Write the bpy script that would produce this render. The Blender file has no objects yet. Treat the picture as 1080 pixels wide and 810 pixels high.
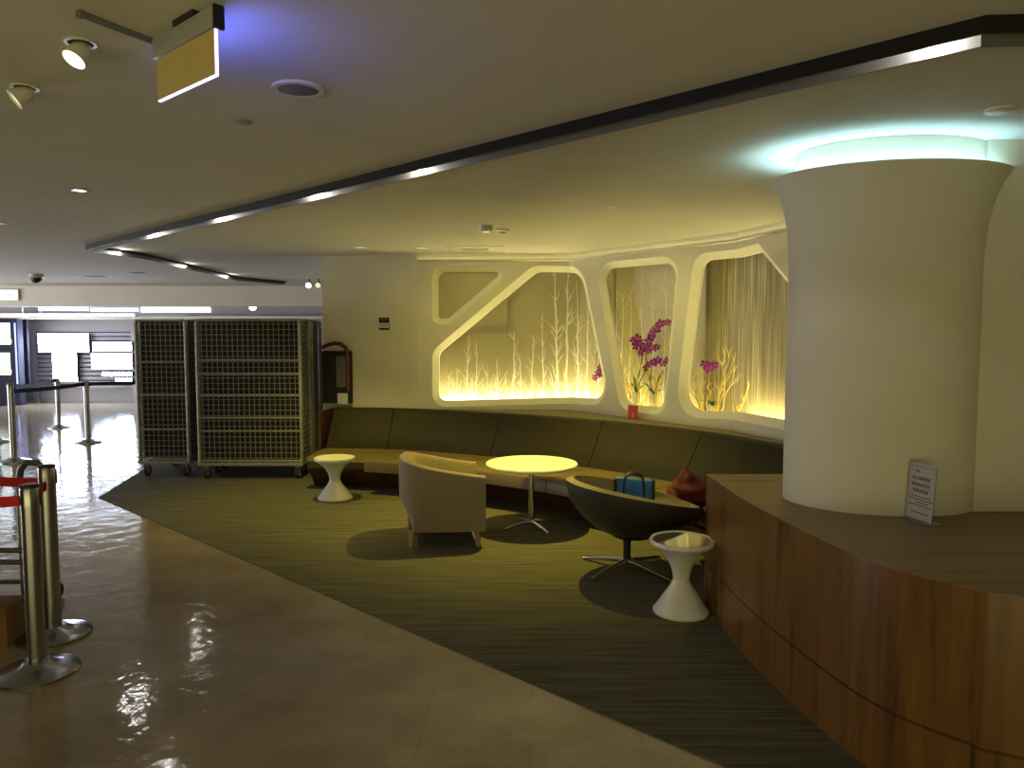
import bpy, bmesh, math, random
from mathutils import Vector, Matrix, geometry

random.seed(7)
PI = math.pi
C = bpy.context.scene.collection
H = 1.65                      # eye height
CEIL = 2.53
FPX = 780.0
PITCH = math.atan(55 / FPX)

# ---------------------------------------------------------------- helpers: measuring
def ray(u, v):
    f = Vector((0, math.cos(PITCH), -math.sin(PITCH)))
    up = Vector((0, math.sin(PITCH), math.cos(PITCH)))
    return f + up * ((405 - v) / FPX) + Vector((1, 0, 0)) * ((u - 540) / FPX)

def G(u, v, z=0.0):
    d = ray(u, v)
    t = (z - H) / d.z
    return Vector((d.x * t, d.y * t, z))

def at(u, v, y):
    d = ray(u, v)
    t = y / d.y
    return Vector((d.x * t, y, H + d.z * t))

# ---------------------------------------------------------------- helpers: materials
def new_mat(name):
    m = bpy.data.materials.new(name)
    m.use_nodes = True
    nt = m.node_tree
    return m, nt, nt.nodes['Principled BSDF']

def pbr(name, col, rough=0.6, metal=0.0, var=0.12, scale=12.0, bump=0.0, spec=0.5, sheen=0.0, stretch=None):
    m, nt, b = new_mat(name)
    b.inputs['Roughness'].default_value = rough
    b.inputs['Metallic'].default_value = metal
    b.inputs['Specular IOR Level'].default_value = spec
    if sheen:
        b.inputs['Sheen Weight'].default_value = sheen
    tc = nt.nodes.new('ShaderNodeTexCoord')
    mp = nt.nodes.new('ShaderNodeMapping')
    if stretch:
        mp.inputs['Scale'].default_value = stretch
    nt.links.new(tc.outputs['Object'], mp.inputs['Vector'])
    n = nt.nodes.new('ShaderNodeTexNoise')
    n.inputs['Scale'].default_value = scale
    n.inputs['Detail'].default_value = 4
    nt.links.new(mp.outputs['Vector'], n.inputs['Vector'])
    r = nt.nodes.new('ShaderNodeValToRGB')
    r.color_ramp.elements[0].position = 0.3
    r.color_ramp.elements[1].position = 0.7
    r.color_ramp.elements[0].color = [c * (1 - var) for c in col] + [1]
    r.color_ramp.elements[1].color = [min(1, c * (1 + var)) for c in col] + [1]
    nt.links.new(n.outputs['Fac'], r.inputs['Fac'])
    nt.links.new(r.outputs['Color'], b.inputs['Base Color'])
    if bump:
        bp = nt.nodes.new('ShaderNodeBump')
        bp.inputs['Strength'].default_value = bump
        bp.inputs['Distance'].default_value = 0.01
        nt.links.new(n.outputs['Fac'], bp.inputs['Height'])
        nt.links.new(bp.outputs['Normal'], b.inputs['Normal'])
    return m

def emit(name, col, strength):
    m, nt, b = new_mat(name)
    b.inputs['Base Color'].default_value = (0.8, 0.8, 0.8, 1)
    b.inputs['Emission Color'].default_value = list(col) + [1]
    b.inputs['Emission Strength'].default_value = strength
    return m

def wood_mat(name, dark, light, axis='z', rough=0.35, scale=1.0):
    """veneer: streaks running along one axis"""
    m, nt, b = new_mat(name)
    b.inputs['Roughness'].default_value = rough
    tc = nt.nodes.new('ShaderNodeTexCoord')
    mp = nt.nodes.new('ShaderNodeMapping')
    s = {'z': (7, 7, 0.55), 'x': (0.22, 5.5, 5.5)}[axis]
    mp.inputs['Scale'].default_value = [q * scale for q in s]
    nt.links.new(tc.outputs['Object'], mp.inputs['Vector'])
    n = nt.nodes.new('ShaderNodeTexNoise')
    n.inputs['Scale'].default_value = 1.6
    n.inputs['Detail'].default_value = 6
    n.inputs['Distortion'].default_value = 0.35
    nt.links.new(mp.outputs['Vector'], n.inputs['Vector'])
    r = nt.nodes.new('ShaderNodeValToRGB')
    e = r.color_ramp.elements
    e[0].position = 0.3; e[0].color = list(dark) + [1]
    e[1].position = 0.56; e[1].color = list(light) + [1]
    k = r.color_ramp.elements.new(0.40); k.color = [d * 0.35 + l * 0.65 for d, l in zip(dark, light)] + [1]
    nt.links.new(n.outputs['Fac'], r.inputs['Fac'])
    n2 = nt.nodes.new('ShaderNodeTexNoise')
    n2.inputs['Scale'].default_value = 9
    nt.links.new(mp.outputs['Vector'], n2.inputs['Vector'])
    mx = nt.nodes.new('ShaderNodeMix'); mx.data_type = 'RGBA'; mx.blend_type = 'MULTIPLY'
    mx.inputs['Factor'].default_value = 0.35
    nt.links.new(r.outputs['Color'], mx.inputs['A'])
    nt.links.new(n2.outputs['Fac'], mx.inputs['B'])
    nt.links.new(mx.outputs['Result'], b.inputs['Base Color'])
    return m

def floor_mat():
    m, nt, b = new_mat('polished_tile')
    tc = nt.nodes.new('ShaderNodeTexCoord')
    mp = nt.nodes.new('ShaderNodeMapping')
    mp.inputs['Rotation'].default_value = (0, 0, math.radians(1.5))
    nt.links.new(tc.outputs['Object'], mp.inputs['Vector'])
    br = nt.nodes.new('ShaderNodeTexBrick')
    br.offset = 0.0
    br.inputs['Color1'].default_value = (0.29, 0.232, 0.16, 1)
    br.inputs['Color2'].default_value = (0.28, 0.222, 0.152, 1)
    br.inputs['Mortar'].default_value = (0.255, 0.205, 0.142, 1)
    br.inputs['Scale'].default_value = 1.0
    br.inputs['Mortar Size'].default_value = 0.004
    br.inputs['Brick Width'].default_value = 0.45
    br.inputs['Row Height'].default_value = 0.45
    nt.links.new(mp.outputs['Vector'], br.inputs['Vector'])
    n = nt.nodes.new('ShaderNodeTexNoise')
    n.inputs['Scale'].default_value = 3.0; n.inputs['Detail'].default_value = 8
    nt.links.new(mp.outputs['Vector'], n.inputs['Vector'])
    mx = nt.nodes.new('ShaderNodeMix'); mx.data_type = 'RGBA'; mx.blend_type = 'SOFT_LIGHT'
    mx.inputs['Factor'].default_value = 0.6
    nt.links.new(br.outputs['Color'], mx.inputs['A']); nt.links.new(n.outputs['Fac'], mx.inputs['B'])
    nt.links.new(mx.outputs['Result'], b.inputs['Base Color'])
    b.inputs['Roughness'].default_value = 0.10
    n2 = nt.nodes.new('ShaderNodeTexNoise')
    n2.inputs['Scale'].default_value = 6.0; n2.inputs['Detail'].default_value = 3
    nt.links.new(mp.outputs['Vector'], n2.inputs['Vector'])
    bp = nt.nodes.new('ShaderNodeBump')
    bp.inputs['Strength'].default_value = 0.55; bp.inputs['Distance'].default_value = 0.01
    nt.links.new(n2.outputs['Fac'], bp.inputs['Height'])
    nt.links.new(bp.outputs['Normal'], b.inputs['Normal'])
    return m

def carpet_mat():
    m, nt, b = new_mat('ribbed_carpet')
    tc = nt.nodes.new('ShaderNodeTexCoord')
    mp = nt.nodes.new('ShaderNodeMapping')
    mp.inputs['Rotation'].default_value = (0, 0, math.radians(8))
    mp.inputs['Scale'].default_value = (0.7, 22, 1)
    nt.links.new(tc.outputs['Object'], mp.inputs['Vector'])
    n = nt.nodes.new('ShaderNodeTexNoise')
    n.inputs['Scale'].default_value = 2.2; n.inputs['Detail'].default_value = 5
    nt.links.new(mp.outputs['Vector'], n.inputs['Vector'])
    r = nt.nodes.new('ShaderNodeValToRGB')
    r.color_ramp.elements[0].position = 0.38; r.color_ramp.elements[0].color = (0.080, 0.072, 0.048, 1)
    r.color_ramp.elements[1].position = 0.62; r.color_ramp.elements[1].color = (0.135, 0.123, 0.082, 1)
    nt.links.new(n.outputs['Fac'], r.inputs['Fac'])
    nt.links.new(r.outputs['Color'], b.inputs['Base Color'])
    b.inputs['Roughness'].default_value = 0.95
    b.inputs['Specular IOR Level'].default_value = 0.1
    n2 = nt.nodes.new('ShaderNodeTexNoise'); n2.inputs['Scale'].default_value = 300
    nt.links.new(tc.outputs['Object'], n2.inputs['Vector'])
    bp = nt.nodes.new('ShaderNodeBump'); bp.inputs['Strength'].default_value = 0.4; bp.inputs['Distance'].default_value = 0.005
    nt.links.new(n2.outputs['Fac'], bp.inputs['Height']); nt.links.new(bp.outputs['Normal'], b.inputs['Normal'])
    return m

def streak_mat():
    """string-curtain panel: fine vertical streaks, in the panel's own UVs (metres)"""
    m, nt, b = new_mat('string_panel')
    tc = nt.nodes.new('ShaderNodeTexCoord')
    mp = nt.nodes.new('ShaderNodeMapping')
    mp.inputs['Scale'].default_value = (60, 0.7, 1)
    nt.links.new(tc.outputs['UV'], mp.inputs['Vector'])
    n = nt.nodes.new('ShaderNodeTexNoise'); n.inputs['Scale'].default_value = 1.6; n.inputs['Detail'].default_value = 5
    nt.links.new(mp.outputs['Vector'], n.inputs['Vector'])
    r = nt.nodes.new('ShaderNodeValToRGB')
    r.color_ramp.elements[0].position = 0.45; r.color_ramp.elements[0].color = (0.27, 0.23, 0.125, 1)
    r.color_ramp.elements[1].position = 0.76; r.color_ramp.elements[1].color = (0.80, 0.74, 0.55, 1)
    nt.links.new(n.outputs['Fac'], r.inputs['Fac'])
    nt.links.new(r.outputs['Color'], b.inputs['Base Color'])
    b.inputs['Roughness'].default_value = 0.5
    return m

M = {}
M['ceiling'] = pbr('painted_ceiling', (0.62, 0.60, 0.54), 0.9, var=0.03, scale=2, spec=0.1)
M['wall'] = pbr('painted_wall', (0.66, 0.63, 0.52), 0.8, var=0.03, scale=3, spec=0.2)
M['wall_far'] = pbr('far_wall_paint', (0.42, 0.41, 0.44), 0.7, var=0.05, scale=2)
M['beam'] = pbr('beam_paint', (0.62, 0.58, 0.52), 0.85, var=0.03, scale=2)
M['frame'] = pbr('niche_frame_lacquer', (0.82, 0.79, 0.64), 0.5, var=0.02, scale=4)
M['panel'] = pbr('niche_panel_glass', (0.42, 0.375, 0.24), 0.4, var=0.05, scale=3)
M['panel_lite'] = pbr('niche_panel_pale_glass', (0.55, 0.49, 0.30), 0.4, var=0.05, scale=3)
M['birch'] = pbr('birch_print', (0.92, 0.90, 0.80), 0.5, var=0.08, scale=30)
M['strings'] = streak_mat()
M['floor'] = floor_mat()
M['carpet'] = carpet_mat()
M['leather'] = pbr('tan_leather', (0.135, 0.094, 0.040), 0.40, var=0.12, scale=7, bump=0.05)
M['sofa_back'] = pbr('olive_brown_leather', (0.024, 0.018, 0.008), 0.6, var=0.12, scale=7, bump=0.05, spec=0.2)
M['darkwood'] = wood_mat('dark_sofa_wood', (0.025, 0.010, 0.005), (0.085, 0.036, 0.016), 'z', 0.3)
M['felt'] = pbr('taupe_felt', (0.25, 0.20, 0.13), 0.95, var=0.12, scale=120, bump=0.15, sheen=0.2, spec=0.1)
M['felt_lite'] = pbr('pale_wood', (0.30, 0.19, 0.10), 0.5, var=0.15, scale=14, stretch=(1, 1, 0.1))
M['white'] = pbr('white_plastic', (0.66, 0.64, 0.58), 0.3, var=0.02, scale=5)
M['tray'] = pbr('mirror_tray', (0.62, 0.62, 0.58), 0.06, metal=0.85, var=0.02, scale=5)
M['tabletop'] = pbr('white_laminate', (0.88, 0.86, 0.76), 0.25, var=0.02, scale=5)
M['chrome'] = pbr('chrome', (0.62, 0.61, 0.58), 0.16, metal=1.0, var=0.04, scale=10)
M['steel'] = pbr('brushed_steel', (0.34, 0.35, 0.37), 0.26, metal=1.0, var=0.06, scale=60, stretch=(1, 1, 0.05))
M['galv'] = pbr('worn_galvanised_steel', (0.34, 0.32, 0.265), 0.45, metal=0.4, var=0.25, scale=20)
M['wire'] = pbr('wire_steel', (0.25, 0.24, 0.21), 0.5, metal=0.2, var=0.2, scale=20)
M['core'] = pbr('black_core', (0.012, 0.012, 0.013), 0.8, var=0.3, scale=5)
M['rubber'] = pbr('black_rubber', (0.015, 0.015, 0.016), 0.6, var=0.2, scale=20)
M['blackpl'] = pbr('black_plastic', (0.010, 0.010, 0.012), 0.45, var=0.2, scale=20)
M['blackmetal'] = pbr('black_channel', (0.010, 0.009, 0.008), 0.45, var=0.1, scale=10, spec=0.3)
M['ledge'] = pbr('dimmed_wall_paint', (0.20, 0.18, 0.12), 0.7, var=0.05, scale=5)  # wall paint darkened, so the ledge's dimness is in its colour
M['lip'] = pbr('grey_lip_paint', (0.12, 0.115, 0.11), 0.5, var=0.05, scale=5)
M['shell_out'] = pbr('dark_shell_leather', (0.030, 0.025, 0.016), 0.5, var=0.15, scale=10)
M['shell_in'] = pbr('tan_shell_lining', (0.33, 0.26, 0.135), 0.6, var=0.1, scale=10)
M['red_cloth'] = pbr('dark_red_cloth', (0.12, 0.013, 0.008), 0.8, var=0.25, scale=9, bump=0.2)
M['blue'] = pbr('blue_bag_cloth', (0.02, 0.20, 0.62), 0.5, var=0.2, scale=12)
M['redbelt'] = pbr('red_webbing', (0.62, 0.012, 0.015), 0.7, var=0.1, scale=40)
M['bluebelt'] = pbr('navy_webbing', (0.010, 0.014, 0.045), 0.7, var=0.1, scale=40)
M['redcab'] = pbr('red_enamel', (0.13, 0.014, 0.008), 0.4, var=0.1, scale=8)
M['redcard'] = pbr('red_card', (0.55, 0.03, 0.012), 0.6, var=0.05, scale=8)
M['navy'] = pbr('navy_sign_print', (0.012, 0.012, 0.02), 0.5, var=0.05, scale=8)
M['paper'] = pbr('white_paper', (0.62, 0.60, 0.58), 0.6, var=0.03, scale=8)
M['notice'] = pbr('grey_lit_paper', (0.36, 0.33, 0.31), 0.6, var=0.03, scale=8)
M['ink'] = pbr('black_ink', (0.03, 0.026, 0.025), 0.7, var=0.05, scale=8)
M['petal'] = pbr('magenta_petal', (0.27, 0.008, 0.27), 0.6, var=0.3, scale=40)
M['petal_c'] = pbr('pale_orchid_lip', (0.6, 0.16, 0.55), 0.6, var=0.2, scale=40)
M['leaf'] = pbr('orchid_leaf', (0.12, 0.32, 0.035), 0.4, var=0.3, scale=15)
M['stem'] = pbr('green_stem', (0.10, 0.12, 0.02), 0.6, var=0.2, scale=20)
M['twig'] = pbr('yellow_willow', (0.85, 0.66, 0.20), 0.6, var=0.2, scale=30)
M['card'] = pbr('brown_cardboard', (0.16, 0.085, 0.035), 0.9, var=0.12, scale=10)
M['trolley'] = pbr('dark_tube_steel', (0.16, 0.155, 0.15), 0.35, metal=0.7, var=0.1, scale=20)
M['alu'] = pbr('grey_aluminium', (0.42, 0.42, 0.40), 0.45, metal=0.4, var=0.05, scale=10)
M['signface'] = pbr('amber_sign_face', (0.55, 0.42, 0.14), 0.5, var=0.04, scale=4)
M['grille'] = pbr('speaker_mesh', (0.16, 0.16, 0.19), 0.7, var=0.1, scale=80)
M['darkhole'] = pbr('dark_recess', (0.015, 0.014, 0.012), 0.8, var=0.1, scale=10)
M['veneer'] = wood_mat('rosewood_veneer', (0.020, 0.008, 0.002), (0.20, 0.094, 0.024), 'z', 0.32)
M['plank'] = wood_mat('striped_plank', (0.050, 0.028, 0.010), (0.27, 0.165, 0.065), 'x', 0.42)
M['kiosk'] = pbr('kiosk_black', (0.010, 0.011, 0.03), 0.75, var=0.1, scale=5)
M['curtain'] = pbr('dark_curtain_cloth', (0.03, 0.03, 0.05), 0.9, var=0.3, scale=20)
M['shutter'] = pbr('grey_shutter', (0.30, 0.31, 0.36), 0.45, metal=0.2, var=0.05, scale=10)
M['hose'] = pbr('grey_canvas', (0.16, 0.15, 0.13), 0.8, var=0.2, scale=20)
# self-lit things
M['led_warm'] = emit('warm_led', (1.0, 0.87, 0.36), 120)
M['led_cove'] = emit('cove_led', (1.0, 0.88, 0.36), 2.6)
M['led_dim'] = emit('dim_warm_led', (1.0, 0.80, 0.28), 16)
M['led_soft'] = emit('soft_warm_led', (1.0, 0.84, 0.30), 44)
M['led_cool'] = emit('cool_led', (0.42, 0.80, 1.0), 24)
M['lens'] = emit('lamp_lens', (1.0, 0.92, 0.62), 7)
M['lens_dim'] = emit('dim_lamp_lens', (0.8, 0.72, 0.4), 0.8)
M['lens_blue'] = emit('bluish_lens', (0.75, 0.8, 1.0), 3)
M['sign_glow'] = emit('white_sign_glow', (0.70, 0.78, 1.0), 45)
M['sign_glow2'] = emit('blue_white_sign_glow', (0.62, 0.80, 1.0), 38)
M['strip_glow'] = emit('strip_glow', (0.75, 0.9, 1.0), 2.0)
M['strip_pink'] = emit('pink_strip_glow', (1.0, 0.85, 0.95), 1.6)
M['edge_glow'] = emit('sign_edge_glow', (0.45, 0.5, 1.0), 3.0)
M['blue_face'] = emit('blue_sign_face', (0.13, 0.17, 1.0), 14)
M['screen'] = emit('screen_mint', (0.35, 0.80, 0.62), 1.2)
M['screen_red'] = emit('screen_red', (0.8, 0.06, 0.03), 1.0)
M['screen_yel'] = emit('screen_yellow', (0.9, 0.7, 0.08), 1.0)
M['blue_line'] = emit('blue_edge', (0.04, 0.10, 1.0), 1.2)

# ---------------------------------------------------------------- helpers: meshes
def finish(name, bm, mat, parent=None, smooth=True, loc=None):
    bmesh.ops.recalc_face_normals(bm, faces=bm.faces)
    me = bpy.data.meshes.new(name)
    bm.to_mesh(me); bm.free()
    mats = mat if isinstance(mat, (list, tuple)) else [mat]
    for q in mats:
        me.materials.append(q)
    if smooth:
        for p in me.polygons:
            p.use_smooth = True
        me.set_sharp_from_angle(angle=math.radians(38))
    o = bpy.data.objects.new(name, me)
    C.objects.link(o)
    if loc is not None:
        o.location = loc
    if parent is not None:
        o.parent = parent
    return o

def thing(name, label, cat, loc=(0, 0, 0), rz=0.0, group=None):
    o = bpy.data.objects.new(name, None)
    C.objects.link(o)
    o.location = loc; o.rotation_euler = (0, 0, rz); o.empty_display_size = 0.1
    o['label'] = label; o['category'] = cat
    if group: o['group'] = group
    return o

def tag(o, label, cat, group=None):
    o['label'] = label; o['category'] = cat
    if group: o['group'] = group
    return o

def structure(o, label=None, cat=None):
    o['kind'] = 'structure'
    if label: o['label'] = label; o['category'] = cat
    return o

def dup(root, loc, rz, label, group=None, name=None):
    r = root.copy(); C.objects.link(r); r.location = loc; r.rotation_euler = (0, 0, rz); r['label'] = label
    if group: r['group'] = group
    for ch in list(root.children):
        c = ch.copy(); C.objects.link(c); c.parent = r
        for g in list(ch.children):
            d = g.copy(); C.objects.link(d); d.parent = c
    return r

def NB(): return bmesh.new()

def box(bm, c, s, rz=0.0, bev=0.0, mi=0, rot=None):
    mtx = Matrix.Translation(Vector(c)) @ (rot if rot is not None else Matrix.Rotation(rz, 4, 'Z')) @ Matrix.Diagonal((s[0], s[1], s[2], 1))
    r = bmesh.ops.create_cube(bm, size=1.0, matrix=mtx)
    fs = {f for v in r['verts'] for f in v.link_faces}
    for f in fs: f.material_index = mi
    if bev > 0:
        es = list({e for v in r['verts'] for e in v.link_edges})
        bmesh.ops.bevel(bm, geom=es, offset=bev, segments=2, affect='EDGES', profile=0.6)
    return bm

def bar(bm, p0, p1, r0, r1=None, seg=8, mi=0):
    p0, p1 = Vector(p0), Vector(p1)
    d = p1 - p0
    q = d.to_track_quat('Z', 'Y').to_matrix().to_4x4()
    mtx = Matrix.Translation((p0 + p1) / 2) @ q
    r = bmesh.ops.create_cone(bm, cap_ends=True, segments=seg, radius1=r0, radius2=r0 if r1 is None else r1, depth=d.length, matrix=mtx)
    for v in r['verts']:
        for f in v.link_faces: f.material_index = mi
    return bm

def tube(bm, pts, r, seg=8, mi=0, closed=False):
    """r: number or list"""
    pts = [Vector(p) for p in pts]
    n = len(pts)
    rad = r if isinstance(r, (list, tuple)) else [r] * n
    rings = []
    prev = None
    for i, p in enumerate(pts):
        if closed:
            t = pts[(i + 1) % n] - pts[i - 1]
        else:
            t = pts[min(i + 1, n - 1)] - pts[max(i - 1, 0)]
        t.normalize()
        if prev is None:
            a = Vector((0, 0, 1)) if abs(t.z) < 0.9 else Vector((1, 0, 0))
            x = t.cross(a).normalized()
        else:
            x = (prev - t * prev.dot(t)).normalized()
        prev = x
        y = t.cross(x)
        rings.append([bm.verts.new(p + (x * math.cos(2 * PI * k / seg) + y * math.sin(2 * PI * k / seg)) * rad[i]) for k in range(seg)])
    m = n if closed else n - 1
    for i in range(m):
        a, b = rings[i], rings[(i + 1) % n]
        for k in range(seg):
            f = bm.faces.new((a[k], a[(k + 1) % seg], b[(k + 1) % seg], b[k])); f.material_index = mi
    if not closed:
        bm.faces.new(rings[0][::-1]).material_index = mi
        bm.faces.new(rings[-1]).material_index = mi
    return bm

def lathe(bm, prof, seg=40, c=(0, 0, 0), mi=0, cap=True, sx=1.0, sy=1.0):
    rings = []
    for r, z in prof:
        rings.append([bm.verts.new((c[0] + sx * r * math.cos(2 * PI * k / seg), c[1] + sy * r * math.sin(2 * PI * k / seg), c[2] + z)) for k in range(seg)])
    for a, b in zip(rings, rings[1:]):
        for k in range(seg):
            bm.faces.new((a[k], a[(k + 1) % seg], b[(k + 1) % seg], b[k])).material_index = mi
    if cap:
        bm.faces.new(rings[0][::-1]).material_index = mi
        bm.faces.new(rings[-1]).material_index = mi
    return bm

def prism(bm, poly, z0, z1, mi=0, top_mi=None, sides=True, top=True, bottom=True):
    a = [bm.verts.new((p[0], p[1], z0)) for p in poly]
    b = [bm.verts.new((p[0], p[1], z1)) for p in poly]
    n = len(poly)
    if sides:
        for i in range(n):
            bm.faces.new((a[i], a[(i + 1) % n], b[(i + 1) % n], b[i])).material_index = mi
    if bottom: bm.faces.new(a[::-1]).material_index = mi
    if top: bm.faces.new(b).material_index = mi if top_mi is None else top_mi
    return bm

def loft(bm, rings, closed_ring=True, caps=True, mi=0):
    vr = [[bm.verts.new(p) for p in r] for r in rings]
    n = len(vr[0])
    for a, b in zip(vr, vr[1:]):
        for k in range(n if closed_ring else n - 1):
            bm.faces.new((a[k], a[(k + 1) % n], b[(k + 1) % n], b[k])).material_index = mi
    if caps and closed_ring:
        bm.faces.new(vr[0][::-1]).material_index = mi
        bm.faces.new(vr[-1]).material_index = mi
    return bm

def quad(bm, pts, mi=0):
    f = bm.faces.new([bm.verts.new(p) for p in pts]); f.material_index = mi
    return f

def crom(pts, n):
    """Catmull-Rom resample of a 2-D or 3-D polyline"""
    P = [Vector(p) for p in pts]
    P = [P[0] * 2 - P[1]] + P + [P[-1] * 2 - P[-2]]
    out = []
    m = len(P) - 3
    for i in range(n + 1):
        t = i / n * m
        k = min(int(t), m - 1); t -= k
        p0, p1, p2, p3 = P[k:k + 4]
        out.append(0.5 * ((2 * p1) + (p2 - p0) * t + (2 * p0 - 5 * p1 + 4 * p2 - p3) * t * t + (3 * p1 - p0 - 3 * p2 + p3) * t ** 3))
    return out

def text_mesh(name, s, size, mat, parent, loc, rot, align='CENTER', width=None):
    cu = bpy.data.curves.new(name, 'FONT')
    cu.body = s; cu.size = size; cu.align_x = align; cu.align_y = 'CENTER'; cu.extrude = 0.0004
    tmp = bpy.data.objects.new(name + '_curve', cu)
    C.objects.link(tmp)
    dg = bpy.context.evaluated_depsgraph_get()
    me = bpy.data.meshes.new_from_object(tmp.evaluated_get(dg))
    bpy.data.objects.remove(tmp); bpy.data.curves.remove(cu)
    me.materials.clear(); me.materials.append(mat)
    o = bpy.data.objects.new(name, me)
    C.objects.link(o); o.parent = parent; o.location = loc; o.rotation_euler = rot
    return o

# ================================================================= THE SETTING
bm = NB(); quad(bm, [(-18, -4, 0), (6, -4, 0), (6, 18, 0), (-18, 18, 0)])
structure(finish('floor', bm, M['floor'], smooth=False))

# ceiling of lounge and corridor up to the dropped beam
CB = 14.3
bm = NB(); prism(bm, [(-18, -4), (6, -4), (6, CB + 0.2), (-18, CB + 0.2)], CEIL, CEIL + 0.1)
structure(finish('ceiling', bm, M['ceiling'], smooth=False))
bm = NB()
box(bm, (-10, CB + 0.2, (2.14 + CEIL) / 2), (16, 0.4, CEIL - 2.14))
structure(finish('wall_beam', bm, M['beam'], smooth=False))
bm = NB(); prism(bm, [(-18, CB + 0.4), (-2.0, CB + 0.4), (-2.0, 18), (-18, 18)], 2.36, 2.46)
structure(finish('ceiling_hall', bm, M['ceiling'], smooth=False))

bm = NB(); box(bm, (-10, 17.5, 1.2), (16, 0.2, 2.4)); structure(finish('wall_far', bm, M['wall_far'], smooth=False))

# wall polyline (metres)
W = [Vector((-1.075, 8.47)), Vector((0.64, 8.37)), Vector((1.99, 6.60)), Vector((2.18, 5.86)), Vector((2.55, 4.45))]
SEG = [(W[i + 1] - W[i]).length for i in range(len(W) - 1)]
CUM = [0]
for q in SEG: CUM.append(CUM[-1] + q)

def offset_line(d):
    """wall line pushed d metres away from the room, mitred"""
    out = []
    for i, p in enumerate(W):
        ns = []
        if i > 0: t = (W[i] - W[i - 1]).normalized(); ns.append(Vector((-t.y, t.x)))
        if i < len(W) - 1: t = (W[i + 1] - W[i]).normalized(); ns.append(Vector((-t.y, t.x)))
        n = sum(ns, Vector((0, 0))); n.normalize()
        out.append(p + n * (d / n.dot(ns[0])))
    return out

_oc = {}
def wpt(s, z, d=0.0):
    k = round(d, 4)
    if k not in _oc: _oc[k] = offset_line(d)
    L = _oc[k]
    i = 0
    while i < len(SEG) - 1 and s > CUM[i + 1]: i += 1
    p = L[i].lerp(L[i + 1], (s - CUM[i]) / SEG[i])
    return Vector((p.x, p.y, z))

def wall_hit(u, v, d=0.0):
    """where the sight line through a measured photo point meets the wall: (s, z)"""
    dr = ray(u, v); L = offset_line(d)
    best = None
    for i in range(len(L) - 1):
        a, b = L[i], L[i + 1]
        e = b - a
        den = dr.x * e.y - dr.y * e.x
        if abs(den) < 1e-9: continue
        t = (a.x * e.y - a.y * e.x) / den
        q = Vector((dr.x * t, dr.y * t)) - a
        k = q.dot(e) / e.length_squared
        lo = -1e-6 if i > 0 else -0.6
        hi = 1 + 1e-6
        if lo <= k <= hi and t > 0 and (best is None or t < best[0]):
            best = (t, CUM[i] + k * SEG[i], H + dr.z * t)
    return best[1], best[2]

def rounded(poly, radii, n=7):
    out = []
    N = len(poly)
    for i in range(N):
        p = Vector(poly[i]); a = Vector(poly[i - 1]); b = Vector(poly[(i + 1) % N])
        u = (a - p); w = (b - p)
        lu, lw = u.length, w.length
        u.normalize(); w.normalize()
        ang = u.angle(w)
        r = radii[i]
        if ang > PI - 0.02 or r <= 0:
            out.append(p); continue
        t = min(r / math.tan(ang / 2), lu * 0.48, lw * 0.48)
        r = t * math.tan(ang / 2)
        c = p + (u + w).normalized() * (r / math.sin(ang / 2))
        p0 = p + u * t; p1 = p + w * t
        a0 = math.atan2(p0.y - c.y, p0.x - c.x); a1 = math.atan2(p1.y - c.y, p1.x - c.x)
        da = (a1 - a0 + PI) % (2 * PI) - PI
        for k in range(n + 1):
            th = a0 + da * k / n
            out.append(Vector((c.x + r * math.cos(th), c.y + r * math.sin(th))))
    return out

def densify(loop, step=0.03):
    out = []
    for i in range(len(loop)):
        a, b = loop[i], loop[(i + 1) % len(loop)]
        n = max(1, int((b - a).length / step))
        for k in range(n): out.append(a.lerp(b, k / n))
    return out

def area(loop):
    return 0.5 * sum(loop[i - 1].x * loop[i].y - loop[i].x * loop[i - 1].y for i in range(len(loop)))

def inset(loop, w):
    """move each sample w to the inside (loop counter-clockwise)"""
    out = []
    N = len(loop)
    for i in range(N):
        t = loop[(i + 1) % N] - loop[i - 1]
        t.normalize()
        out.append(loop[i] + Vector((-t.y, t.x)) * w)
    return out

NICHES = [
    ([(455.5, 280), (546, 280), (474, 342), (455.5, 342)], [0.16, 0.10, 0.16, 0.16]),
    ([(456, 429.5), (456, 370), (562, 280), (614, 280), (644, 428.5)], [0.15, 0.20, 0.22, 0.30, 0.22]),
    ([(627.5, 277), (717, 269), (701.5, 438), (654, 433)], [0.20, 0.20, 0.16, 0.20]),
    ([(732, 267.5), (777, 263), (800, 256.5), (870, 345), (870, 470), (773, 442.5), (711, 440)], [0.17, 0, 0.05, 0, 0, 0, 0.24]),
]
loops = []
for poly, rad in NICHES:
    pts = []
    for (u, v) in poly:
        if u > 860:      # the part behind the column, kept inside the wall
            ap = Vector(wall_hit(799, 256.5)); en = Vector(wall_hit(827, 290))
            s, z = (ap + (en - ap) * 2.0) if v < 400 else (ap.x + (en.x - ap.x) * 2.0, 0.87)
        else:
            s, z = wall_hit(u, v)
        pts.append(Vector((s, z)))
    lp = rounded(pts, rad)
    if area(lp) < 0: lp.reverse()
    loops.append(densify(lp))

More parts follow.
